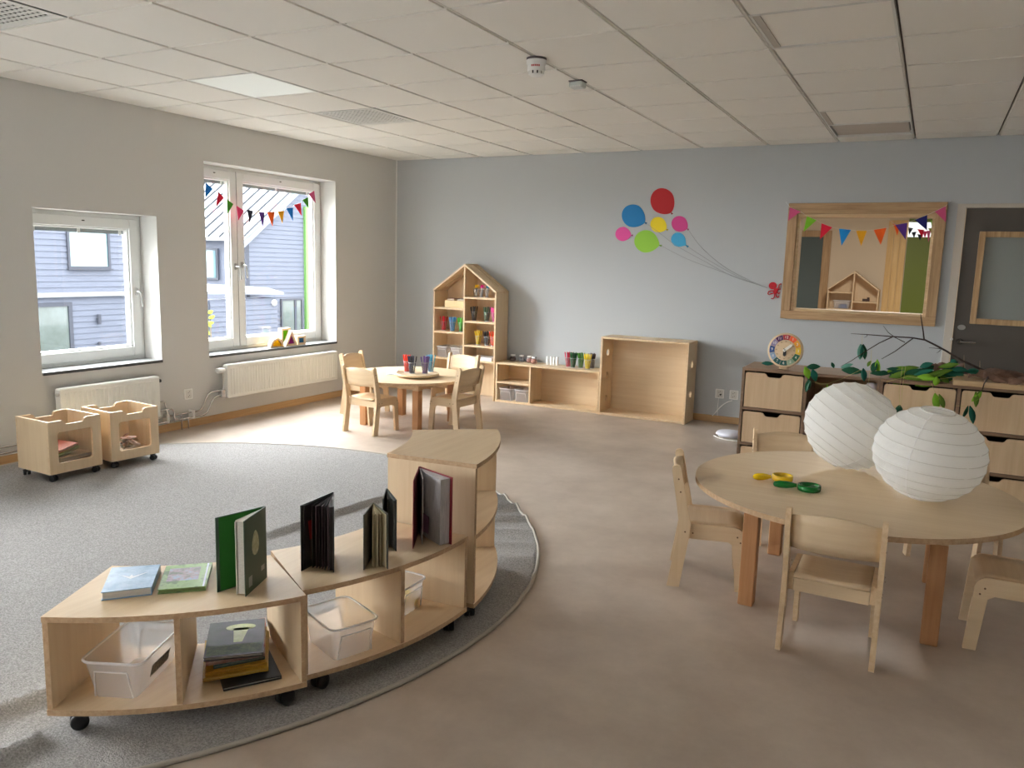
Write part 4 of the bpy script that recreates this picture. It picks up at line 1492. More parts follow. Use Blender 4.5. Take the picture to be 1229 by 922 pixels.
def pen_cup(x, y, z, colname, cols, where, n=10, seed=0, h=.10, length=.15):
    cup(x, y, z, 'clear cup of %s felt-tip pens %s' % (colname, where), h=h)
    rn = random.Random(seed)
    for k in range(n):
        a = 2*PI*k/n+rn.uniform(-.25, .25)
        ring_ = 1 if k % 3 else .45
        b = Vector((.016*ring_*math.cos(a), .016*ring_*math.sin(a), .006))
        tp = Vector((.029*ring_*math.cos(a+rn.uniform(-.3, .3)), .029*ring_*math.sin(a), h))
        d = (tp-b).normalized()
        o = link('felt_tip_pen', pen_mesh(cols[k % len(cols)], length*rn.uniform(.97, 1.03)))
        o.matrix_world = Matrix.Translation(Vector((x, y, z))+b) @ d.to_track_quat('Z', 'Y').to_matrix().to_4x4()
        o['label'] = '%s felt-tip pen in its cup %s' % (colname, where)
        o['category'] = 'pen'
        o['group'] = '%s pens %s' % (colname, where)


def scissors_cup(x, y, z, colname, col, where, seed=0):
    cup(x, y, z, 'small clear cup of %s handled scissors %s' % (colname, where), .02, .03, .085)
    m = mat('scissors_%s' % colname, col, .35)
    rn = random.Random(seed)
    for k in range(3):
        a = k*2.1+rn.uniform(-.3, .3)
        M = TM((x+.008*math.cos(a), y+.008*math.sin(a), z+.008), a+.6, .10*math.sin(a), .10*math.cos(a))
        t = thing('scissors', '%s handled scissors in their cup %s' % (colname, where), 'scissors', (x, y, z), 0, '%s scissors %s' % (colname, where))
        for s in (-1, 1):
            part('handle', MB().tube([(s*.011+.010*math.cos(q*PI/5), 0, .108+.016*math.sin(q*PI/5)) for q in range(10)], .0032, 5, closed=True, M=M), m, t)
            part('blade', MB().box((s*.0015-.004, -.001, .004), (s*.0015+.004, .001, .094), M=M), steel, t)


# ================================================================ HOUSE-SHAPED BOOKCASE
def house_shelf(x0, x1, y0, y1, ze, za, label, left_shelves, right_shelves, zdiv, slots=True, name='house_bookcase'):
    """front at y0, back at y1"""
    t = thing(name, label, 'bookcase', ((x0+x1)/2, (y0+y1)/2, 0))
    th = .018
    xm = (x0+x1)/2
    e = [birch_z, pale_edge]
    part('side_panel', MB().box((x0, y0, 0), (x0+th, y1, ze-th*1.25), e=1), e, t, bevel=.001)
    part('side_panel', MB().box((x1-th, y0, 0), (x1, y1, ze-th*1.25), e=1), e, t, bevel=.001)
    part('back_panel', MB().prism([(x0+th, .002), (x1-th, .002), (x1-th, ze), (xm, za-th*1.3), (x0+th, ze)], 0, .008, M=frame_M((0, y1, 0), (1, 0, 0), (0, 0, 1))), birch_z, t)
    sl = (za-ze)/(xm-x0)
    nv = math.hypot(1, sl)
    for s in (-1, 1):
        xe = x0 if s < 0 else x1
        ex = lambda k: xe+(xm-xe)*k
        rb = MB()
        ys_ = [y0, y1] if not slots else [y0, y1-.135, y1-.123, y1-.075, y1-.063, y1]
        for q in range(0, len(ys_), 2):
            rb.prism([(xe, ze), (xm, za), (xm, za-th*nv), (xe+(-s)*th*.0, ze-th*nv)], 0, ys_[q+1]-ys_[q], 0, 1, Matrix(((1, 0, 0, 0), (0, 0, 1, ys_[q]), (0, 1, 0, 0), (0, 0, 0, 1))))
        if slots:
            for k0, k1 in ((0, .14), (.86, 1)):
                za_, zb_ = ze+(za-ze)*k0, ze+(za-ze)*k1
                rb.prism([(ex(k0), za_), (ex(k1), zb_), (ex(k1), zb_-th*nv), (ex(k0), za_-th*nv)], 0, .073, 0, 1, Matrix(((1, 0, 0, 0), (0, 0, 1, y1-.135), (0, 1, 0, 0), (0, 0, 0, 1))))
        part('roof_panel', rb, [birch_y, pale_edge], t)
    part('divider', MB().box((xm-th/2, y0+.001, zdiv), (xm+th/2, y1-.008, za-th*1.25), e=1), e, t, bevel=.001)
    for z in left_shelves:
        part('shelf', MB().box((x0+th, y0+.002, z-th), (xm-th/2, y1-.008, z), e=1), [birch_x, pale_edge], t)
    for z in right_shelves:
        part('shelf', MB().box((xm+th/2, y0+.002, z-th), (x1-th, y1-.008, z), e=1), [birch_x, pale_edge], t)
    return t


hx0, hx1, hy0 = .719, 1.513, -.295
house_shelf(hx0, hx1, hy0, -.016, 1.176, 1.458, 'tall house-shaped birch bookcase with pen cups against the blue-grey wall', [.978, .715, .425], [1.105, .846, .586, .425], .407)
W = 'in the house-shaped bookcase'
ycup = -.20
for x, nm, c in ((.80, 'red', (214, 24, 52)), (.915, 'sky blue', (70, 160, 220)), (1.03, 'leaf green', (80, 180, 60))):
    pen_cup(x, ycup, .716, nm, [c], 'on the left shelf of the bookcase', 13, sum(map(ord, nm)) % 97)
for x, nm, c in ((1.205, 'yellow', (244, 196, 30)), (1.275, 'magenta', (222, 40, 140)), (1.345, 'cyan', (50, 160, 206))):
    scissors_cup(x, -.20, 1.106, nm, c, 'on the top right bookcase shelf', 3)
for x, nm, c in ((1.19, 'black', (24, 24, 28)), (1.35, 'dark green', (28, 84, 48)), (1.445, 'pink', (236, 100, 176))):
    pen_cup(x, ycup, .847, nm, [c], 'on the upper right shelf of the bookcase', 13, len(nm))
for x, nm, c in ((1.25, 'yellow', (242, 212, 30)), (1.355, 'black', (26, 26, 30)), (1.435, 'orange red', (240, 84, 40))):
    pen_cup(x, ycup, .587, nm, [c], 'on the lower right shelf of the bookcase', 13, len(nm)+5)
wb = thing('wooden_box', 'cream wooden box on the upper left shelf of the house bookcase', 'box', (.96, -.17, .979))
bxm = MB().box((.835, -.24, .979), (1.085, -.228, 1.055)).box((.835, -.10, .979), (1.085, -.088, 1.055)).box((.835, -.228, .979), (.845, -.10, 1.055)).box((1.075, -.228, .979), (1.085, -.10, 1.055)).box((.845, -.228, .979), (1.075, -.10, .987))
part('body', bxm, mat('cream_box_wood', (232, 210, 160), .6), wb)
flat_box_book(TM((.90, -.165, 1.056), .05), .10, .13, .022, 'red book lying on the cream wooden box', (130, 60, 60))
flat_box_book(TM((1.03, -.165, 1.056), -.04), .09, .13, .020, 'dark blue-grey book lying on the cream wooden box', (70, 72, 88))
for k, x in enumerate((.805, .985)):
    bin_box(frame_M((x+.024, -.17, .427), (1, 0, 0), (0, 1, 0)), .125, .2, .15, .22, .115, ['clear bin on the left, bottom shelf of the house bookcase', 'clear bin by the divider, bottom left shelf of the house bookcase'][k])
ps = thing('paper_stack', 'stack of white paper on the bottom right shelf of the house bookcase', 'paper', (1.3, -.17, .426))
for k in range(3):
    part('sheets', MB().box((1.16+.004*k, -.27+.006*k, .426+.011*k), (1.455-.003*k, -.06, .4365+.011*k)), mat('white_paper_%d' % k, (236-4*k, 236-3*k, 240-2*k), .8), ps)

# ================================================================ LOW SHELF UNIT AND OPEN BOX
lt = thing('low_shelf', 'low birch shelf unit along the wall with pen cups on top', 'shelf', (2.12, -.15, 0))
lx0, lx1, ly0, ly1, lh, th = 1.530, 2.712, -.298, -.016, .428, .018
e_ = [birch_z, pale_edge]
part('top', MB().box((lx0, ly0, lh-th), (lx1, ly1, lh), e=1), [birch_x, pale_edge], lt, bevel=.001)
part('bottom', MB().box((lx0+th, ly0, .002), (lx1-th, ly1, .022), e=1), [birch_x, pale_edge], lt, bevel=.001)
part('side_panel', MB().box((lx0, ly0, 0), (lx0+th, ly1, lh-th), e=1), e_, lt)
part('side_panel', MB().box((lx1-th, ly0, 0), (lx1, ly1, lh-th), e=1), e_, lt)
part('divider', MB().box((1.928, ly0+.001, .022), (1.946, ly1-.008, lh-th), e=1), e_, lt)
part('shelf', MB().box((lx0+th, ly0+.001, .206), (1.928, ly1-.008, .224), e=1), [birch_x, pale_edge], lt)
part('back_panel', MB().box((lx0+th, ly1-.008, .022), (lx1-th, ly1, lh-th)), birch_x, lt)
for k, x in enumerate((1.645, 1.832)):
    bin_box(frame_M((x, -.175, .024), (1, 0, 0), (0, 1, 0)), .14, .2, .16, .22, .125, ['clear bin in the low shelf unit, next to the house bookcase', 'clear bin in the low shelf unit, next to its divider'][k])
jl = ['small jar with a white lid nearest the house bookcase, pebbles inside', 'second small jar from the house bookcase, dark beads inside', 'third small jar from the house bookcase, reddish beads inside', 'small jar of orange beads, last of the row and foremost']
jc = [((150, 112, 100), (90, 80, 80)), ((86, 84, 96), (150, 150, 150)), ((176, 110, 96), (110, 90, 84)), ((206, 140, 112), (120, 70, 60))]
for k, (u, v) in enumerate(((615.5, 432.5), (626, 432.5), (635.5, 433), (641, 434.5))):
    p = ay(u, v, -.09 if k < 3 else -.14)
    j = thing('jar', jl[k], 'jar', (p.x, p.y, lh), 0, 'jars of beads on the low shelf')
    Mj = TM((p.x, p.y, lh+.0005))
    bm_ = mat('jar_beads_%d' % k, jc[k][0], .5, n=((90, 90, 90), jc[k][1], .08))
    part('beads', MB().lathe([(0, .003), (.026, .003), (.034, .016), (.034, .034), (.024, .046), (0, .047)], 16, M=Mj), bm_, j)
    part('glass', MB().lathe([(.026, 0), (.036, .014), (.037, .036), (.024, .054), (.022, .060)], 16, M=Mj, cap=False), cup_plastic, j)
    part('lid', MB().lathe([(.026, .058), (.027, .060), (.027, .070), (.024, .072), (0, .072)], 16, M=Mj), mat('jar_white_lid', (232, 232, 232), .4), j)
tl = ['white tube leftmost of the four on the low shelf', 'second white tube from the jars on the low shelf', 'third white tube from the jars on the low shelf', 'white tube of the four nearest the pen cups']
for k, (u, v) in enumerate(((657, 436), (661.3, 437.3), (665, 437.3), (668.8, 437.5))):
    p = ay(u, v, -.13)
    tb = thing('glue_stick', tl[k], 'glue', (p.x, p.y, lh), 0, 'white tubes on the low shelf')
    Mj = TM((p.x, p.y, lh+.0005))
    part('barrel', MB().lathe([(.014, 0), (.014, .058), (.0125, .06)], 14, M=Mj), white_plastic, tb)
    part('cap', MB().lathe([(.0135, .06), (.0135, .088), (.012, .09), (0, .09)], 14, M=Mj), mat('glue_cap', (244, 244, 244), .35), tb)
for nm, (u, v), c in (('crimson', (682, 440), (222, 40, 80)), ('dark green', (687.5, 440.5), (24, 92, 44)), ('grass green', (697, 441), (60, 128, 30)), ('yellow', (705, 442.5), (240, 214, 30)), ('brown', (710.5, 440.5), (70, 48, 40))):
    yv = {'crimson': -.16, 'dark green': -.17, 'grass green': -.15, 'yellow': -.19, 'brown': -.10}[nm]
    p = ay(u, v, yv)
    pen_cup(p.x, p.y, lh+.0005, nm, [c], 'on the low shelf unit', 13, len(nm)*3)

bt = thing('open_box', 'large open birch play box with round holes against the wall', 'box', (3.17, -.17, 0))
bx0, bx1, by0, by1, bh = 2.728, 3.612, -.328, -.016, .785


def holed(u0, u1, v0, v1, holes, r, th_, M, e=1):
    """panel in its own u,v plane with round holes"""
    mb = MB()
    hs = sorted(holes)
    n = 16
    cuts = [u0]+[(a[0]+b[0])/2 for a, b in zip(hs[:-1], hs[1:])]+[u1]
    for (hu, hv), c0, c1 in zip(hs, cuts[:-1], cuts[1:]):
        circ_ = [(hu+r*math.cos(2*PI*k/n), hv+r*math.sin(2*PI*k/n)) for k in range(n)]

        def out(k):
            a = 2*PI*k/n
            dx, dy = math.cos(a), math.sin(a)
            t = 1e9
            if dx > 1e-6:
                t = min(t, (c1-hu)/dx)
            if dx < -1e-6:
                t = min(t, (c0-hu)/dx)
            if dy > 1e-6:
                t = min(t, (v1-hv)/dy)
            if dy < -1e-6:
                t = min(t, (v0-hv)/dy)
            return (hu+dx*t, hv+dy*t)
        outs = [out(k) for k in range(n)]
        corners = [(c1, v1), (c0, v1), (c0, v0), (c1, v0)]
        for k in range(n):
            a, b = outs[k], outs[(k+1) % n]
            poly = [circ_[k], a]
            for c in corners:
                ang = math.atan2(c[1]-hv, c[0]-hu) % (2*PI)
                if 2*PI*k/n < ang < 2*PI*(k+1)/n-1e-9:
                    poly.append(c)
            poly += [b, circ_[(k+1) % n]]
            m_ = len(poly)
            vs = [(p[0], p[1], 0) for p in poly]+[(p[0], p[1], th_) for p in poly]
            mb.add(vs, [list(range(m_))[::-1], list(range(m_, 2*m_))], 0, False, M)
            mb.add(vs, [(m_-1, 0, m_, 2*m_-1)], e, True, M)
            for q in range(1, m_-2):
                mb.add(vs, [(q, q+1, m_+q+1, m_+q)], e, False, M)
    return mb


hr = .036
tm_ = holed(bx0, bx1, by0, by1, [(2.873, -.19), (3.07, -.19), (3.272, -.19), (3.478, -.19)], hr, .018, TM((0, 0, bh-.018)))
part('top', tm_, [birch_x, pale_edge], bt)
Ms = Matrix(((0, 0, 1, bx0), (0, 1, 0, 0), (1, 0, 0, 0), (0, 0, 0, 1)))
part('side_panel', holed(0, bh-.018, by0, by1, [(.145, -.165), (.385, -.165), (.617, -.165)], hr, .018, Ms), [birch_z, pale_edge], bt)
Ms = Matrix(((0, 0, 1, bx1-.018), (0, 1, 0, 0), (1, 0, 0, 0), (0, 0, 0, 1)))
part('side_panel', holed(0, bh-.018, by0, by1, [(.278, -.175), (.565, -.175)], hr, .018, Ms), [birch_z, pale_edge], bt)
part('bottom', MB().box((bx0+.018, by0, .003), (bx1-.018, by1, .024), e=1), [birch_x, pale_edge], bt)
part('back_panel', MB().box((bx0+.018, by1-.01, .024), (bx1-.018, by1, bh-.018)), birch_x, bt)

# ================================================================ SMALL TABLE: TRAY, PENS, PAPER
p = (az(475, 448.5, .475)+az(526, 448.5, .475))/2
tc_ = Vector((1.565, -1.83, TL))
tr = thing('turntable_tray', 'round birch turntable tray holding pen cups on the small table', 'tray', tc_)
part('foot', MB().lathe([(.09, .0005), (.09, .012), (0, .012)], 28, M=TM(tc_)), birch_x, tr)
part('plate', MB().lathe([(.185, .012), (.195, .016), (.195, .032), (.185, .034), (.18, .028), (0, .028)], 40, M=TM(tc_)), birch_x, tr)
for nm, (u, v), c in (('orange red', (488.5, 446.5), [(240, 70, 40)]), ('dark navy', (494.5, 448.3), [(28, 30, 70), (20, 20, 30)]), ('purple', (510, 448.5), [(86, 44, 140)]), ('turquoise', (517, 446.5), [(40, 140, 190), (70, 170, 200)])):
    p = az(u, v, TL+.029)
    pen_cup(p.x, p.y, TL+.029, nm, c, 'on the turntable tray', 13, len(nm)*7)
q = [az(463.5, 449.8, TL), az(475, 450, TL), az(478, 444, TL), az(467, 443.5, TL)]
single('paper_sheet', MB().prism([(p.x, p.y) for p in q], TL+.0005, TL+.006), mat('pale_blue_paper', (214, 226, 238), .7), 'pale bluish paper pad on the small table left of the tray', 'paper')


# ================================================================ BIG TABLE: LANTERNS AND MAGNIFIERS
def paper_mat():
    m = mat('lantern_paper', (252, 252, 250), .8, spec=.15, bump=(24, .7))
    nt = m.node_tree
    b = nt.nodes['Principled BSDF']
    tl_ = nt.nodes.new('ShaderNodeBsdfTranslucent')
    tl_.inputs[0].default_value = (.93, .93, .91, 1)
    mx = nt.nodes.new('ShaderNodeMixShader')
    mx.inputs[0].default_value = .5
    nt.links.new(b.outputs[0], mx.inputs[1])
    nt.links.new(tl_.outputs[0], mx.inputs[2])
    nt.links.new(mx.outputs[0], nt.nodes['Material Output'].inputs[0])
    return m


lant_m = paper_mat()
wire_m = mat('lantern_wire_paper', (226, 224, 220), .8)


def lantern(c, re, rp, axis, label, seed):
    c = Vector(c)
    axis = Vector(axis).normalized()
    t = thing('paper_lantern', label, 'lantern', (c.x, c.y, TH))
    M = Matrix.Translation(c) @ axis.to_track_quat('Z', 'Y').to_matrix().to_4x4()
    nr = 11
    a0 = .30
    rn = random.Random(seed)
    prof = []
    for i in range(nr*4+1):
        th_ = a0+(PI-2*a0)*i/(nr*4)
        sc = 1-.016*math.sin(PI*((i % 4)/4))
        prof.append((re*math.sin(th_)*sc, rp*math.cos(th_)*sc))
    n = 56
    vs, fs = [], []
    ph = [rn.uniform(0, 6.28) for _ in range(4)]
    for i, (r_, z) in enumerate(prof):
        for j in range(n):
            a = 2*PI*j/n
            wv = 1+.006*math.sin(7*a+ph[0]+i*.25)+.005*math.sin(13*a+ph[1]-i*.4)
            vs.append((r_*wv*math.cos(a), r_*wv*math.sin(a), z))
    for i in range(len(prof)-1):
        for j in range(n):
            fs.append((i*n+j, i*n+(j+1) % n, (i+1)*n+(j+1) % n, (i+1)*n+j))
    part('paper_shell', MB().add(vs, fs, 0, True, M), lant_m, t)
    for k in range(1, nr):
        th_ = a0+(PI-2*a0)*k/nr
        tilt = .05*math.sin(k*1.7+seed)
        ringp = [(re*math.sin(th_)*1.003*math.cos(2*PI*j/40), re*math.sin(th_)*1.003*math.sin(2*PI*j/40), rp*math.cos(th_)+tilt*re*math.sin(th_)*.12*math.cos(2*PI*j/40)) for j in range(40)]
        part('rib', MB().tube(ringp, .0017, 5, closed=True, M=M), wire_m, t)
    for s in (1, -1):
        ringp = [(re*math.sin(a0)*math.cos(2*PI*j/28), re*math.sin(a0)*math.sin(2*PI*j/28), s*rp*math.cos(a0)) for j in range(28)]
        part('mouth_ring', MB().tube(ringp, .0035, 6, closed=True, M=M), wire_m, t)
    part('seam', MB().tube([(re*1.004*math.sin(x)*math.cos(3.6), re*1.004*math.sin(x)*math.sin(3.6), rp*1.002*math.cos(x)) for x in [a0+(PI-2*a0)*k/24 for k in range(25)]], .0016, 5, M=M), mat('lantern_seam', (250, 250, 250), .8), t)


lantern((5.642, -3.885, TH+.206), .226, .202, (.10, -.10, 1), 'white paper lantern in front, larger, its round mouth showing on top', 4)
lantern((5.297, -3.50, TH+.222), .226, .212, (.52, .10, .85), 'white paper lantern behind, tipped over, with slanting ribs', 11)


def magnifier(h0, h1, c, r, col, label):
    h0, h1, c = Vector(h0), Vector(h1), Vector(c)
    t = thing('magnifying_glass', label, 'magnifier', (c.x, c.y, TH))
    m = mat('magnifier_%d' % col[0], col, .25)
    part('rim', MB().lathe([(r-.008, -.009), (r, -.008), (r+.001, 0), (r, .016), (r-.008, .017), (r-.009, 0), (r-.008, -.009)], 32, M=TM((c.x, c.y, TH+.0095)), cap=False), m, t)
    part('lens', MB().lathe([(0, -.003), (r*.6, -.002), (r-.007, 0), (r*.6, .004), (0, .006)], 28, M=TM((c.x, c.y, TH+.0095))), pane_mat('magnifier_lens', (235, 240, 240), .02, 2.0), t)
    d = (h1-h0)
    pts = [h0+d*k for k in (0, .06, .25, .55, .8, .93, 1)]
    pts = [(p.x, p.y, TH+.0172) for p in pts]
    part('handle', MB().tube(pts, [.005, .012, .0165, .0165, .013, .009, .009], 12, flat=1.0), m, t)


a_, b_, c_ = az(904, 573.5, TH+.012), az(925, 573.5, TH+.012), az(939, 573.5, TH+.012)
magnifier(a_, b_, c_, .047, (238, 196, 10), 'yellow plastic magnifying glass on the big table')
a_, b_, c_ = az(928, 582, TH+.012), az(956, 584, TH+.012), az(971, 585.5, TH+.012)
magnifier(a_, b_, c_, .050, (14, 118, 44), 'green plastic magnifying glass on the big table')

# ================================================================ DRAWER CABINETS
CY0, CY1, CH = -2.05, -1.63, .805


def drawer_poly(w_, h_, notch):
    """front with rounded upper corners and a hand notch"""
    r_ = .016
    nw, nd = notch
    pts = [(-w_/2, 0), (w_/2, 0)]
    pts += [(w_/2-r_+r_*math.cos(a), h_-r_+r_*math.sin(a)) for a in (0, .5, 1.05, PI/2)]
    pts += [(nw/2+.012, h_), (nw/2, h_-.004), (nw/2-.012, h_-nd+.004), (nw/2-.022, h_-nd), (-nw/2+.022, h_-nd), (-nw/2+.012, h_-nd+.004), (-nw/2, h_-.004), (-nw/2-.012, h_)]
    pts += [(-w_/2+r_-r_*math.sin(a), h_-r_+r_*math.cos(a)) for a in (0, .5, 1.05, PI/2)]
    return pts


def cabinet(x0, x1, cols, label):
    """cols: list of (x0, x1, kind)"""
    t = thing('drawer_cabinet', label, 'cabinet', ((x0+x1)/2, CY0, 0))
    th = .018
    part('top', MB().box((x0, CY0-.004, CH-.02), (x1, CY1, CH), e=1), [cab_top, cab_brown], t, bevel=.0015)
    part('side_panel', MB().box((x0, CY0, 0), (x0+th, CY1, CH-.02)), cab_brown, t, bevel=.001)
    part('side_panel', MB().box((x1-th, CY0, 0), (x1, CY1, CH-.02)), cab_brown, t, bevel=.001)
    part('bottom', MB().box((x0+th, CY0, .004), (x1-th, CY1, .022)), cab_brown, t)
    part('back_panel', MB().box((x0+th, CY1-.008, .022), (x1-th, CY1, CH-.02)), mat('cabinet_back_brown', (140, 104, 72), .6), t)
    for a, b, kind in cols:
        if a > x0+.1:
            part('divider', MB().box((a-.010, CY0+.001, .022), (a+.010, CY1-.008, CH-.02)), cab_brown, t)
        ia = a+(.018 if a <= x0+.1 else .010)
        ib = b-(.018 if b >= x1-.1 else .010)
        if kind == 'drawers':
            zb = [.022, .273, .526]
            zt = [.255, .508, CH-.02]
            for k in range(3):
                if k:
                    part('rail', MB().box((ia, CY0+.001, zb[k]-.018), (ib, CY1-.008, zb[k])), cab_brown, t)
                gapx = .006
                wd = ib-ia-2*gapx
                hd = zt[k]-zb[k]-.014
                M = Matrix(((1, 0, 0, (ia+ib)/2), (0, 0, 1, CY0+.004), (0, 1, 0, zb[k]+.003), (0, 0, 0, 1)))
                d = MB().prism(drawer_poly(wd, hd, (.112, .026)), 0, .016, 0, 1, M)
                dr_ = part('drawer', d, [wood('drawer_birch', (224, 198, 164), (210, 180, 143), 'Z', fine=26), ply_edge], t)
                tray_ = MB().box((ia+.014, CY0+.022, zb[k]+.004), (ib-.014, CY1-.02, zb[k]+.012))
                tray_.box((ia+.014, CY0+.022, zb[k]+.012), (ia+.022, CY1-.02, zb[k]+hd-.035)).box((ib-.022, CY0+.022, zb[k]+.012), (ib-.014, CY1-.02, zb[k]+hd-.035)).box((ia+.022, CY1-.03, zb[k]+.012), (ib-.022, CY1-.02, zb[k]+hd-.035))
                part('drawer_box', tray_, mat('drawer_inside_shade', (60, 46, 36), .8), dr_)  # shade inside the drawer put into the dark box colour
        else:
            part('shelf', MB().box((ia, CY0+.004, .39), (ib, CY1-.008, .408)), cab_brown, t)
    return t


cabinet(4.462, 5.343, [(4.462, 4.887, 'drawers'), (4.887, 5.343, 'open')], 'low cabinet with three drawers and an open compartment, under the wooden clock')
cabinet(5.346, 6.262, [(5.346, 5.797, 'drawers'), (5.797, 6.262, 'drawers')], 'low cabinet of six birch drawers behind the paper lanterns')
p = ay(1046, 473, -1.90)
js = thing('glass_jar', 'lilac glass jar in the open compartment behind the rear lantern', 'jar', (p.x, p.y, .409))
part('body', MB().lathe([(.05, .41), (.055, .43), (.055, .66), (.03, .69), (.03, .71)], 18, M=TM((p.x, p.y, 0))), mat('lilac_glass', (176, 164, 196), .1, trans=(.4, (206, 196, 220)), n=((70, 70, 40), (226, 222, 236), .1)), js)
part('stopper', MB().lathe([(.028, .71), (.034, .72), (.034, .75), (0, .755)], 16, M=TM((p.x, p.y, 0))), mat('pale_stopper', (226, 222, 230), .4), js)

# board and kraft paper on the right-hand cabinet
bd = single('wooden_board', MB().box((5.757, -2.075, CH+.0005), (6.275, -1.70, CH+.034), e=0), [wood('board_pale', (214, 186, 148), (190, 158, 118), 'X')], 'thick pale board lying on the right end of the drawer cabinets', 'board', bevel=.003)
kraft = mat('kraft_brown_bark', (136, 104, 84), .8, n=((9, 9, 9), (92, 66, 54), .2))
rn = random.Random(5)
kl = ['curled sheet of brown bark lying at the back of the pale board', 'curled strip of brown bark nearest the front of the pale board', 'brown bark strip reaching left off the pale board']
for k, (x0, x1, y0, y1, z, a) in enumerate(((5.84, 6.26, -1.97, -1.80, .046, .02), (5.92, 6.26, -2.055, -1.985, .037, -.02), (5.62, 5.82, -1.83, -1.72, .050, .05))):
    ph = k*1.7
    mb = MB().grid(lambda u, v: (x0+(x1-x0)*u, y0+(y1-y0)*v+.02*math.sin(u*5+ph), CH+z+.038*abs(math.sin(u*4+ph))*(.3+.7*v)+.022*math.sin(v*PI)+a*u*.3+.009*math.sin(u*23+v*9)), 20, 6)
    single('bark_sheet', mb, kraft, kl[k], 'bark', 'bark on the board', solid=.003)

# clock
def text_part(nm, body, size, ext, m, M, parent):
    cu = bpy.data.curves.new(nm, 'FONT')
    cu.body = body
    cu.size = size
    cu.extrude = ext
    cu.align_x = 'CENTER'
    cu.align_y = 'CENTER'
    tmp = bpy.data.objects.new('tmp', cu)
    C.objects.link(tmp)
    bpy.context.view_layer.update()
    me = bpy.data.meshes.new_from_object(tmp.evaluated_get(bpy.context.evaluated_depsgraph_get()))
    bpy.data.objects.remove(tmp)
    bpy.data.curves.remove(cu)
    me.name = nm
    me.materials.clear()
    me.materials.append(m)
    me.transform(M)
    link(nm, me, parent)


cc_ = ay(942.5, 421, -1.93)
ck = thing('wooden_clock', 'round wooden learning clock with a rainbow ring of hours on the cabinet', 'clock', (cc_.x, -1.93, CH))
rc = .121
tilt = R(-9)
Mk = Matrix.Translation((cc_.x, -1.93, CH+.008+rc)) @ Euler((PI/2+tilt, 0, R(-6))).to_matrix().to_4x4()   # local +z faces the camera
part('disc', MB().lathe([(rc-.004, -.012), (rc, -.009), (rc, .003), (rc-.003, .006), (0, .006)], 48, M=Mk), birch_x, ck)
hc = [(176, 24, 48), (236, 92, 40), (240, 166, 36), (240, 200, 50), (36, 100, 70), (150, 176, 150), (30, 92, 84), (34, 96, 96), (150, 176, 200), (40, 76, 140), (150, 136, 176), (86, 40, 92)]
for k in range(12):
    a = PI/2-k*PI/6
    r0, r1 = rc*.60, rc*.89
    poly = [(r1*math.cos(a+q), r1*math.sin(a+q)) for q in (-.25, -.125, 0, .125, .25)]+[(r0*math.cos(a+q), r0*math.sin(a+q)) for q in (.25, .125, 0, -.125, -.25)]
    so = part('hour_field', MB().prism(poly, .006, .0075, M=Mk), mat('clock_hour_%d' % k, hc[k], .5), ck)
    rm = (r0+r1)/2
    text_part('numeral', str(12 if k == 0 else k), .026, .0004, mat('clock_numeral_white', (240, 238, 232), .5), Mk @ Matrix.Translation((rm*math.cos(a), rm*math.sin(a), .0079)), so)
    text_part('minute_mark', str((k*5) or 60), .012, .0002, mat('clock_minute_brown', (120, 92, 66), .6), Mk @ Matrix.Translation((rc*.50*math.cos(a), rc*.50*math.sin(a), .0064)), ck)


def hand(nm, ang, L, wd, z, m):
    a = PI/2-ang
    M = Mk @ Matrix.Rotation(a, 4, 'Z')
    part(nm, MB().prism([(-.012, -wd/2), (L*.8, -wd/2), (L, 0), (L*.8, wd/2), (-.012, wd/2)], z, z+.003, M=M), m, ck)


hand('hour_hand', PI, .045, .020, .010, black_rubber)
hand('minute_hand', R(48), .064, .018, .0135, mat('clock_hand_white', (240, 236, 226), .5))
part('pin', MB().lathe([(.006, .006), (.006, .018), (0, .019)], 12, M=Mk), steel, ck)
part('foot', MB().box((cc_.x-.03, -1.95, CH), (cc_.x+.03, -1.89, CH+.012)), birch_x, ck, bevel=.002)

# ================================================================ BRANCH, GARLAND AND LEAVES
twig = mat('twig_bark', (74, 58, 50), .85, n=((40, 40, 40), (50, 40, 36), .2))
br = thing('branch', 'bare dark twig branch arching over the cabinets to the window frame', 'branch', (5.92, -1.85, CH))
BYY = -1.85


def P_(pts, y=BYY, dy=0.0): return [tuple(ay(u, v, y+dy*i/max(1, len(pts)-1))) for i, (u, v) in enumerate(pts)]


part('stem', MB().tube(P_([(1190, 449), (1177, 443), (1155, 433), (1135, 421), (1122, 414), (1110, 408), (1095, 405.5), (1070, 404), (1045, 402), (1030, 401), (1021, 400.5)]), [.008, .0075, .007, .0062, .0058, .0055, .0045, .004, .003, .0022, .0012], 7), twig, br)
part('twig', MB().tube(P_([(1109, 407), (1108, 398), (1106.5, 388), (1105, 377)], dy=.1), [.005, .0042, .0035, .002], 6), twig, br)
part('twig', MB().tube(P_([(1096, 406), (1085, 414), (1074, 422), (1058, 431)], dy=-.08), [.004, .0035, .003, .0018], 6), twig, br)
part('twig', MB().tube(P_([(1071, 404.5), (1055, 412), (1040, 421), (1022, 433), (1009, 440)], dy=-.05), [.004, .0035, .003, .0025, .0015], 6), twig, br)
part('twig', MB().tube(P_([(1086, 411), (1074, 405), (1066, 399), (1060, 391)], dy=.06), [.003, .0026, .0022, .001], 6), twig, br)
part('twig', MB().tube(P_([(1131, 419), (1122, 418), (1115, 417.5)]), [.0025, .002, .0008], 5), twig, br)
part('twig', MB().tube(P_([(1130, 418.5), (1127, 422), (1124, 424)]), [.0025, .002, .0008], 5), twig, br)
part('twig', MB().tube(P_([(1041, 402), (1040, 404), (1037, 405.5)]), [.002, .0016, .0008], 5), twig, br)
dry = mat('dry_pale_twig', (150, 130, 108), .85)
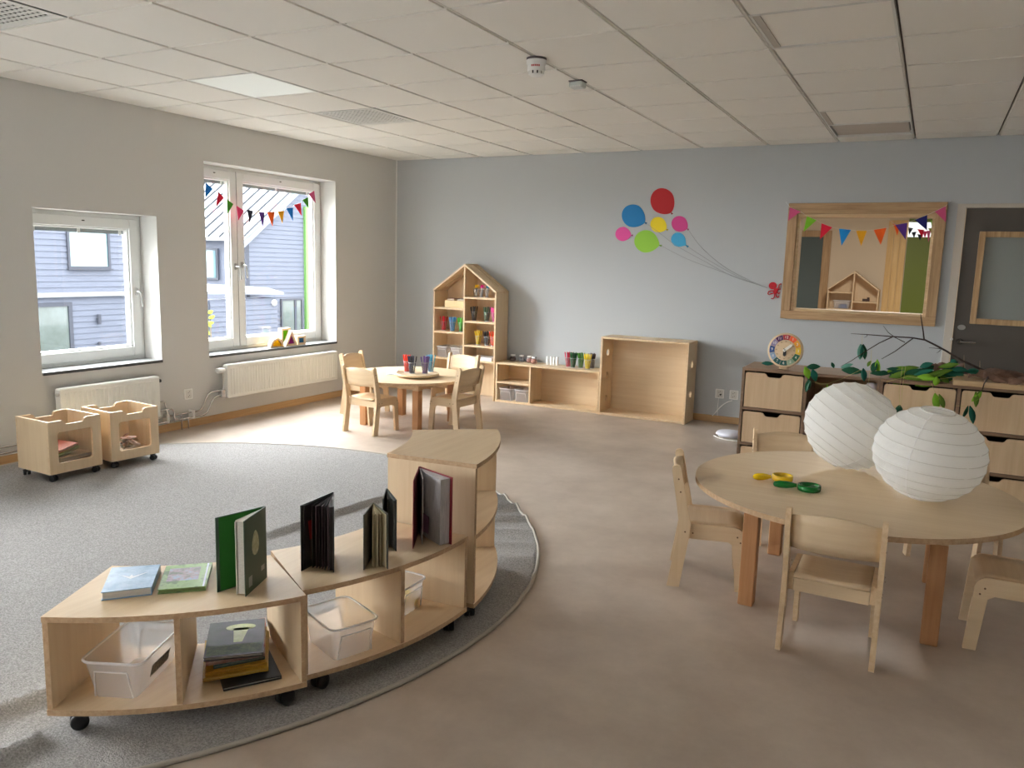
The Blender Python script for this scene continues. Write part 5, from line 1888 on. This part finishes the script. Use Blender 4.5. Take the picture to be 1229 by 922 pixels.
part('pale_twig', MB().tube(P_([(1178, 450), (1176, 442), (1176, 433)]), [.004, .003, .0015], 5), dry, br)
part('pale_twig', MB().tube(P_([(1158, 442), (1157, 433), (1157, 426)]), [.003, .0025, .0012], 5), dry, br)
part('pale_twig', MB().tube(P_([(1186, 452), (1181, 461), (1179, 468), (1172, 474)], y=-2.10, dy=-.005), [.005, .004, .003, .002], 5), twig, br)

G_D, G_T, G_L, G_O = (20, 84, 56), (26, 104, 86), (132, 188, 50), (96, 132, 40)
lm = {'d': mat('felt_dark_green', G_D, .9), 't': mat('felt_teal_green', G_T, .9), 'l': mat('felt_lime_green', G_L, .9), 'o': mat('felt_olive_green', G_O, .9), 'm': mat('felt_mint', (110, 170, 150), .9)}


def leaf(root_, u0, v0, u1, v1, wpx, c, y=-2.0, dy=0.0, side=None):
    a, b = ay(u0, v0, y), ay(u1, v1, y+dy)
    d = b-a
    s = Vector(side) if side else Vector((-d.z, 0.25*d.length, d.x))
    sc = (a-CAM).dot(fw)/FPX
    part('leaf', leaf_mb(a, b, wpx*sc, s), lm[c], root_)


ga = thing('leaf_garland', 'green felt leaf garland piled on the drawer cabinets with ends hanging down', 'garland', (5.5, -1.9, CH))
cord = mat('garland_cord', (196, 186, 120), .8)
Y1 = -1.93
for (u0, v0, u1, v1, wd, c) in (
        (1062, 459, 1090, 444, 7, 'o'), (1070, 462, 1108, 449, 7, 'o'), (1078, 452, 1112, 443, 7, 'd'), (1083, 461, 1122, 452, 8, 'l'),
        (1100, 453, 1121, 439, 9, 'd'), (1104, 441, 1120, 436, 7, 't'), (1112, 452, 1144, 444, 7, 'o'), (1116, 459, 1150, 450, 8, 'd'),
        (1094, 449, 1128, 455, 7, 'o'), (1126, 441, 1152, 437, 6, 'o'), (1130, 447, 1158, 449, 8, 't'), (1132, 444, 1150, 434, 8, 'd'),
        (1068, 455, 1100, 459, 6, 'o'), (1090, 459, 1070, 449, 6, 'l'), (1120, 450, 1150, 455, 7, 'd'), (1110, 461, 1138, 459, 6, 'o'),
        (1076, 444, 1104, 441, 6, 'o'), (1128, 452, 1140, 461, 6, 'o'), (1141, 443, 1162, 445, 7, 't'), (1086, 447, 1116, 446, 6, 't'),
        (1158, 446, 1176, 446, 7, 't'), (1148, 438, 1142, 431, 7, 't'), (1098, 463, 1128, 461, 6, 'l')):
    leaf(ga, u0, v0, u1, v1, wd, c, Y1, random.Random(u0).uniform(-.05, .08))
rn = random.Random(12)
for k in range(26):
    u, v = rn.uniform(1072, 1146), rn.uniform(443, 459)
    a = rn.uniform(-.35, .25)
    L = rn.uniform(20, 34)
    leaf(ga, u-L/2*math.cos(a), v-L/2*math.sin(a), u+L/2*math.cos(a), v+L/2*math.sin(a), rn.uniform(4, 7), rn.choice('ddtooold'), rn.uniform(-1.98, -1.80), rn.uniform(-.06, .06))
leaf(ga, 1101, 452, 1124, 455, 8, 'l', -2.06)
leaf(ga, 1124, 452, 1122, 463, 8, 'l', -2.07)
part('cord', MB().tube(P_([(1087, 440), (1085, 452), (1083, 466), (1081, 489)], y=-2.08), .0012, 5), cord, ga)
part('cord', MB().tube(P_([(1083, 440), (1081, 455), (1079, 470), (1080, 488)], y=-2.085), .0012, 5), cord, ga)
part('cord', MB().tube(P_([(1064, 458), (1090, 452), (1120, 456), (1150, 452), (1166, 462), (1178, 465)], y=-2.06), .0015, 5), cord, ga)
part('cord', MB().tube(P_([(1117, 458), (1120, 466), (1124, 474)], y=-2.08), .0012, 5), cord, ga)
part('cord', MB().tube(P_([(1144, 487), (1158, 487.5)], y=-2.075), .0012, 5), cord, ga)
leaf(ga, 1080, 486, 1077, 496, 8, 'd', -2.08)
leaf(ga, 1122, 472, 1124, 492, 9, 'l', -2.08)
leaf(ga, 1127, 473, 1133, 491, 6, 'o', -2.08)
leaf(ga, 1178, 469, 1166, 482, 7, 'l', -2.09)
leaf(ga, 1171, 470, 1171, 489, 6, 'o', -2.09)
leaf(ga, 1164, 487, 1168, 509, 7, 't', -2.09)
leaf(ga, 1162, 487, 1155, 502, 4, 'd', -2.09)

g2 = thing('leaf_garland', 'small garland of dark felt leaves on the cabinet right of the clock', 'garland', (5.0, -1.95, CH))
leaf(g2, 968, 441, 985, 440, 7, 'd', -1.98)
leaf(g2, 966, 440, 971, 455, 8, 'l', -2.06)
leaf(g2, 975, 443, 979, 458, 8, 't', -2.065)
leaf(g2, 971, 455, 967, 471, 6, 'd', -2.07)
leaf(g2, 973, 457, 968, 470, 4, 'm', -2.072)
leaf(g2, 998, 435, 1001, 442, 4, 'd', -1.9)
part('cord', MB().tube(P_([(975, 458), (985, 461), (993, 461), (1010, 455), (1035, 443)], y=-2.075), .0012, 5), cord, g2)
leaf(g2, 993, 461, 992, 473, 2.5, 'l', -2.075)
leaf(g2, 1010, 444, 1036, 447, 9, 'd', -1.97)
leaf(g2, 1009, 442, 1024, 437, 5, 'm', -1.95)
leaf(g2, 1036, 442, 1037, 458, 7, 't', -2.065)
leaf(g2, 1044, 448, 1068, 449, 6, 'd', -1.95)
leaf(g2, 1047, 447, 1052, 434, 8, 'd', -1.95)
leaf(g2, 1055, 448, 1053, 431, 6, 'l', -1.95)
leaf(g2, 1056, 446, 1067, 449, 5, 'd', -1.96)
leaf(g2, 1041, 440, 1046, 433, 4, 'o', -1.93)
part('cord', MB().tube(P_([(1046, 420), (1045, 440), (1042, 462), (1041, 470)], y=-2.07), .0012, 5), cord, g2)
g3 = thing('leaf_garland', 'three felt leaves hanging on a thread from the twig tip', 'garland', tuple(ay(1033, 415, BYY)))
part('cord', MB().tube(P_([(1035, 402), (1034.5, 414)]), .001, 5), cord, g3)
leaf(g3, 1033, 413, 1032, 432, 8, 'm', BYY)
leaf(g3, 1036, 413, 1038, 432, 6, 'd', BYY+.012)
leaf(g3, 1035, 414, 1033, 430, 4, 't', BYY-.012)
sl = thing('felt_leaf', 'single dark green felt leaf on the cabinet left of the clock', 'leaf', (4.63, -1.8, CH))
leaf(sl, 914, 436, 929, 437, 5, 't', -1.86)

# ================================================================ BUNTINGS
def flag(root_, top_a, top_b, tip, col, m_name):
    a, b, c = Vector(top_a), Vector(top_b), Vector(tip)
    nn = (b-a).cross(c-a).normalized()*.0012
    vs = [a+nn, b+nn, c+nn, a-nn, b-nn, c-nn]
    part('flag', MB().add(vs, [(0, 1, 2), (5, 4, 3), (0, 3, 4, 1), (1, 4, 5, 2), (2, 5, 3, 0)]), mat(m_name, col, .85), root_)


FC = dict(blue=(0, 112, 200), red=(226, 20, 56), green=(70, 160, 40), pink=(222, 60, 110), black=(28, 32, 48), purple=(92, 46, 140), orange=(250, 100, 20), yellow=(238, 170, 20), sky=(0, 140, 216), navy=(24, 24, 110), lime=(130, 200, 40), rose=(206, 84, 130), olive=(140, 150, 40))
bn = thing('bunting', 'paper flag bunting strung across the double window', 'bunting', tuple(ax_(310, 262, -.08)))
wf = [('blue', (247, 219), (255.5, 227), (246.5, 237.5)), ('red', (262, 230), (269, 237.5), (259, 249)), ('green', (272, 239), (280, 245), (273, 257)),
      ('pink', (284, 247), (293, 253), (286, 264.5)), ('black', (296.5, 251.5), (304, 253.5), (299.5, 268)), ('purple', (310.5, 254.5), (317.5, 255), (315.5, 272)),
      ('orange', (320.5, 254.5), (329.5, 254.5), (327, 271.5)), ('yellow', (333.5, 254), (341, 253), (339, 268)), ('blue', (343.5, 250), (351.5, 249), (351.5, 265)),
      ('red', (353, 246), (361, 243.5), (362, 259)), ('green', (363, 240), (370, 236.5), (371, 251)), ('rose', (370.5, 233), (377, 229), (379, 244))]
for nm, a, b, c in wf:
    flag(bn, ax_(*a, -.08), ax_(*b, -.08), ax_(*c, -.08), FC[nm], 'flag_'+nm)
cpts = [(243.5, 216)]
for nm, a, b, c in wf:
    cpts += [a, b]
cpts += [(383.5, 226)]
part('string', MB().tube([tuple(ax_(u, v, -.08)) for u, v in cpts], .0012, 5), white_plastic, bn)

bm2 = thing('bunting', 'paper flag bunting hung before the oak framed window', 'bunting', tuple(ay(1040, 275, -.045)))
mf = [('rose', (948, 249), (961, 254), (946, 265)), ('lime', (968.5, 259.5), (980, 264.5), (964.5, 278)), ('red', (986, 268), (999, 273), (984, 287.5)), ('sky', (1007, 274.5), (1021.5, 276), (1010, 295)),
      ('yellow', (1027.5, 277), (1040.5, 277), (1033.5, 295.5)), ('orange', (1048.5, 276), (1064, 273.5), (1057, 294)), ('purple', (1074.5, 270), (1089, 267.5), (1087, 288)),
      ('navy', (1098, 264), (1113, 258), (1112.5, 276.5)), ('rose', (1122, 254), (1135, 247.5), (1135.5, 267))]
for nm, a, b, c in mf:
    flag(bm2, ay(*a, -.045), ay(*b, -.045), ay(*c, -.045), FC[nm], 'flag_'+nm)
cpts = [(943, 242)]
for nm, a, b, c in mf:
    cpts += [a, b]
cpts += [(1141, 241)]
part('string', MB().tube([tuple(ay(u, v, -.045)) for u, v in cpts], .0012, 5), white_plastic, bm2)

bm3 = thing('bunting', 'dark and red paper bunting in the next room before the green door', 'bunting', tuple(ay(1100, 275, 5.84)))
for nm, a, b, c in [('orange', (1072, 268), (1079, 274), (1077, 283)), ('black', (1090, 273), (1096, 274), (1091, 282)), ('black', (1094, 279), (1100, 278), (1097, 286)), ('black', (1101, 281), (1107, 282), (1104, 289)),
                    ('red', (1101, 275), (1109, 276), (1107, 286)), ('pink', (1107, 277), (1113, 278), (1110, 286)), ('rose', (1112, 277), (1117, 277), (1114.5, 291)), ('olive', (1114, 274), (1120, 274), (1119, 283)), ('lime', (1117, 264), (1122, 267), (1118, 271))]:
    flag(bm3, ay(*a, 5.84), ay(*b, 5.84), ay(*c, 5.84), FC[nm], 'flag_'+nm)
part('string', MB().tube([tuple(ay(1060, 258, R2Y))]+[tuple(ay(u, v, 5.84)) for u, v in ((1076, 271), (1093, 275), (1112, 276))]+[tuple(ay(1130, 268, R2Y))], .002, 5), white_plastic, bm3)

# ================================================================ WALL STICKERS
def bal(u, v, wpx, hpx, ku, kv, col, nm, label, strg=None):
    c, kn = ay(u, v), ay(ku, kv)
    sx_ = ay(u+wpx/2, v).x-ay(u-wpx/2, v).x
    sz_ = ay(u, v-hpx/2).z-ay(u, v+hpx/2).z
    d = Vector((kn.x-c.x, kn.z-c.z))
    L = d.length
    d.normalize()
    q = Vector((-d.y, d.x))
    big, small = (sx_+sz_)/2*.53, (sx_+sz_)/2*.455
    pts = []
    n = 40
    for k in range(n):
        a = 2*PI*k/n
        ca, sa = math.cos(a), math.sin(a)
        along = big*ca
        across = small*sa*(1-.20*max(0, ca)**1.3)
        if ca > .92:
            along += (L-.012-big)*((ca-.92)/.08)*.5 if L > big else 0
        pts.append((c.x+d.x*along+q.x*across, c.z+d.y*along+q.y*across))
    t = thing('balloon_sticker', label, 'sticker', (c.x, 0, c.z), 0)
    Mw = Matrix(((1, 0, 0, 0), (0, 0, 1, -.0032), (0, 1, 0, 0), (0, 0, 0, 1)))
    m = mat('sticker_'+nm, col, .6)
    part('balloon', MB().prism(pts, 0, .003, M=Mw), m, t)
    kn0 = min(L-.016, big*.97)
    kb = (c.x+d.x*kn0, c.z+d.y*kn0)
    ke = (c.x+d.x*(L+.006), c.z+d.y*(L+.006))
    part('knot', MB().prism([kb, (ke[0]+q.x*.011, ke[1]+q.y*.011), (ke[0]-q.x*.011, ke[1]-q.y*.011)], 0, .003, M=Mw), mat('sticker_knot_'+nm, tuple(int(x*.75) for x in col), .6), t)
    if strg:
        pts = [ay(*p, -.0026) for p in [(ku, kv)]+strg]
        out = []
        for i in range(25):          # smooth line through the points
            f = i/24*(len(pts)-1)
            k = min(int(f), len(pts)-2)
            g = f-k
            p0, p1, p2, p3 = pts[max(k-1, 0)], pts[k], pts[k+1], pts[min(k+2, len(pts)-1)]
            out.append(tuple(.5*((2*p1)+(p2-p0)*g+(2*p0-5*p1+4*p2-p3)*g*g+(3*p1-p0-3*p2+p3)*g**3)))
        part('string', MB().tube(out, .0016, 5, flat=1), mat('sticker_grey_line', (150, 152, 152), .7), t)


bal(795.5, 242, 30, 33, 806.5, 256.5, (186, 16, 26), 'red', 'red balloon sticker, topmost of the balloons on the grey wall')
bal(760.5, 259.5, 29.5, 28, 775.5, 268, (0, 122, 186), 'blue', 'large blue balloon sticker left of the yellow one', [(788, 277), (812, 295), (848, 315), (880, 332), (920, 345)])
bal(790.5, 270, 21, 18.5, 801, 276, (238, 214, 16), 'yellow', 'yellow balloon sticker in the middle of the cluster')
bal(816, 269, 21, 19, 826, 275.5, (212, 64, 140), 'magenta', 'pink balloon sticker right of the yellow one', [(840, 295), (862, 315), (886, 330), (921, 346)])
bal(776, 290, 32, 25.5, 793.5, 295, (148, 204, 62), 'lime', 'lime green balloon sticker, lowest and widest of the balloons', [(825, 311), (860, 324), (890, 335), (920, 345.5)])
bal(748, 281, 20.5, 16, 759, 282.5, (226, 76, 156), 'rose', 'small pink balloon sticker at the far left of the cluster')
bal(814.5, 288, 19, 17, 825.5, 296, (60, 168, 216), 'cyan', 'small light blue balloon sticker below the pink one', [(850, 312), (880, 329), (905, 340), (920, 345)])
oc = thing('octopus_sticker', 'small red octopus sticker holding the balloon strings beside the oak frame', 'sticker', tuple(ay(929, 348)))
redo = mat('sticker_octopus_red', (192, 12, 36), .6)
hd = ay(927.5, 343.0)
Mw = Matrix(((1, 0, 0, 0), (0, 0, 1, -.0035), (0, 1, 0, 0), (0, 0, 0, 1)))
part('head', MB().prism([(hd.x+.036*math.cos(k*PI/10), hd.z+.034*math.sin(k*PI/10)) for k in range(20)], 0, .0035, M=Mw), redo, oc)
part('body', MB().prism([(p.x, p.z) for p in [ay(929, 346), ay(932.5, 346), ay(934, 349), ay(932, 353), ay(929.5, 353), ay(928, 350)]], 0, .0034, M=Mw), redo, oc)
for pts in ([(932, 348), (934.5, 345), (935, 342), (937, 340.5), (938, 341.5)], [(932, 349), (934, 347.5), (937, 347)], [(929, 350), (926, 349), (922.5, 350), (921.5, 352.5), (923, 354), (926, 353)],
            [(929, 351), (927, 352.5), (924.5, 352)], [(929.5, 352), (929.5, 356), (928, 358.5), (925.5, 358.5)], [(931, 352), (931.5, 355.5), (933.5, 357), (935, 355.5)], [(932.5, 351), (935, 352.5), (936, 351)]):
    part('tentacle', MB().tube([tuple(ay(u, v, -.0065)) for u, v in pts], [.006, .0055, .005, .0045, .0035, .0025][:len(pts)], 6), redo, oc)

# ================================================================ TOY BLOCKS ON THE SILL
def ring_block(poly, inner, y_label, col, nm, x=-.03, dx=.045):
    t = thing('toy_block', y_label, 'toy', (x-dx/2, poly[0][0], W2[2]))
    Mx = Matrix(((0, 0, 1, x-dx), (1, 0, 0, 0), (0, 1, 0, 0), (0, 0, 0, 1)))
    n = len(poly)
    mb = MB()
    vs = [(p[0], p[1], h) for h in (0, dx) for p in poly]+[(p[0], p[1], h) for h in (0, dx) for p in inner]
    fs = []
    for i in range(n):
        j = (i+1) % n
        fs += [(i, j, n+j, n+i), (2*n+j, 2*n+i, 3*n+i, 3*n+j), (i, 2*n+i, 2*n+j, j), (n+i, n+j, 3*n+j, 3*n+i)]
    mb.add(vs, fs, 0, False, Mx)
    part('wood_frame', mb, mat('toy_pale_wood', (226, 200, 168), .6), t)
    part('colour_pane', MB().prism(inner, dx*.3, dx*.7, M=Mx), mat('toy_pane_'+nm, col, .2, trans=(.35, col)), t)


S0 = W2[2]+.0025


def sc_in(poly, c, f): return [(c[0]+(p[0]-c[0])*f, c[1]+(p[1]-c[1])*f) for p in poly]


a, b = ax_(325, 414, -.03).y, ax_(341, 414, -.03).y
half = [(b, S0), (a, S0)]
half = [((a+b)/2+(b-a)/2*math.cos(k*PI/12), S0+(b-a)/2*math.sin(k*PI/12)) for k in range(13)]
ring_block(half, sc_in(half, ((a+b)/2, S0+.035), .70), 'half-round toy block with yellow pane on the window sill', (236, 200, 0), 'yellow')
a, b = ax_(342.5, 413, -.03).y, ax_(357, 412, -.03).y
tri = [(a, S0), (b, S0), ((a+b)/2+.01, S0+.155)]
ring_block(tri, sc_in(tri, ((a+b)/2+.003, S0+.052), .62), 'triangular toy block with purple pane on the window sill', (150, 10, 130), 'purple')
a, b = ax_(337, 411, -.10).y, ax_(347.5, 410, -.10).y
rc_ = [(a, S0), (b, S0), (b, S0+.175), (a, S0+.175)]
ring_block(rc_, [(a+.022, S0+.022), (b-.022, S0+.022), (b-.022, S0+.153), (a+.022, S0+.153)], 'upright green paned toy block behind the triangular one', (140, 200, 30), 'green', x=-.085)
a, b = ax_(357.5, 412, -.03).y, ax_(367, 411.5, -.03).y
sq = [(a, S0), (b, S0), (b, S0+.09), (a, S0+.09)]
ring_block(sq, [(a+.02, S0+.02), (b-.02, S0+.02), (b-.02, S0+.07), (a+.02, S0+.07)], 'small square toy block with blue pane on the window sill', (40, 110, 160), 'blue')

# ================================================================ FURNITURE OF THE NEXT ROOM
ny0 = 5.55
pa, pb, pm_ = ay(993.5, 346, ny0), ay(1055.5, 347, ny0), ay(1026.5, 325.5, ny0)
nbk = house_shelf(pa.x, pb.x, ny0, R2Y-.06, (pa.z+pb.z)/2-.01, pm_.z, 'house-shaped bookcase seen through the oak framed window in the next room', [ay(1008, 350.5, ny0).z, ay(1008, 370.5, ny0).z, .6, .3], [ay(1040, 362.5, ny0).z, ay(1040, 380, ny0).z, .6, .3], .02, slots=False)
pb_ = ay(1010, 369.5, ny0+.15)
bin_box(frame_M((pb_.x-.0, ny0+.15, ay(1008, 370.5, ny0).z+.001), (1, 0, 0), (0, 1, 0)), .21, .18, .25, .2, .12, 'clear bin holding something blue in the next room\'s bookcase')
single('toy_heap', MB().lathe([(.06, 0), (.07, .02), (.05, .06), (0, .065)], 14, M=TM((pb_.x+.02, ny0+.15, ay(1008, 370.5, ny0).z+.004))), mat('blue_toys', (70, 110, 170), .6), 'blue toys inside the clear bin in the next room', 'toy')
ps_ = ay(1040, 362, ny0+.12)
single('toy_train', MB().box((ps_.x-.06, ny0+.1, ps_.z+.003), (ps_.x+.04, ny0+.15, ps_.z+.04)).lathe([(.018, 0), (.018, .06), (0, .06)], 10, M=TM((ps_.x+.02, ny0+.125, ps_.z+.003))), mat('dark_toy_wood', (70, 52, 44), .6), 'small dark wooden toy on the right shelf of the next room\'s bookcase', 'toy')
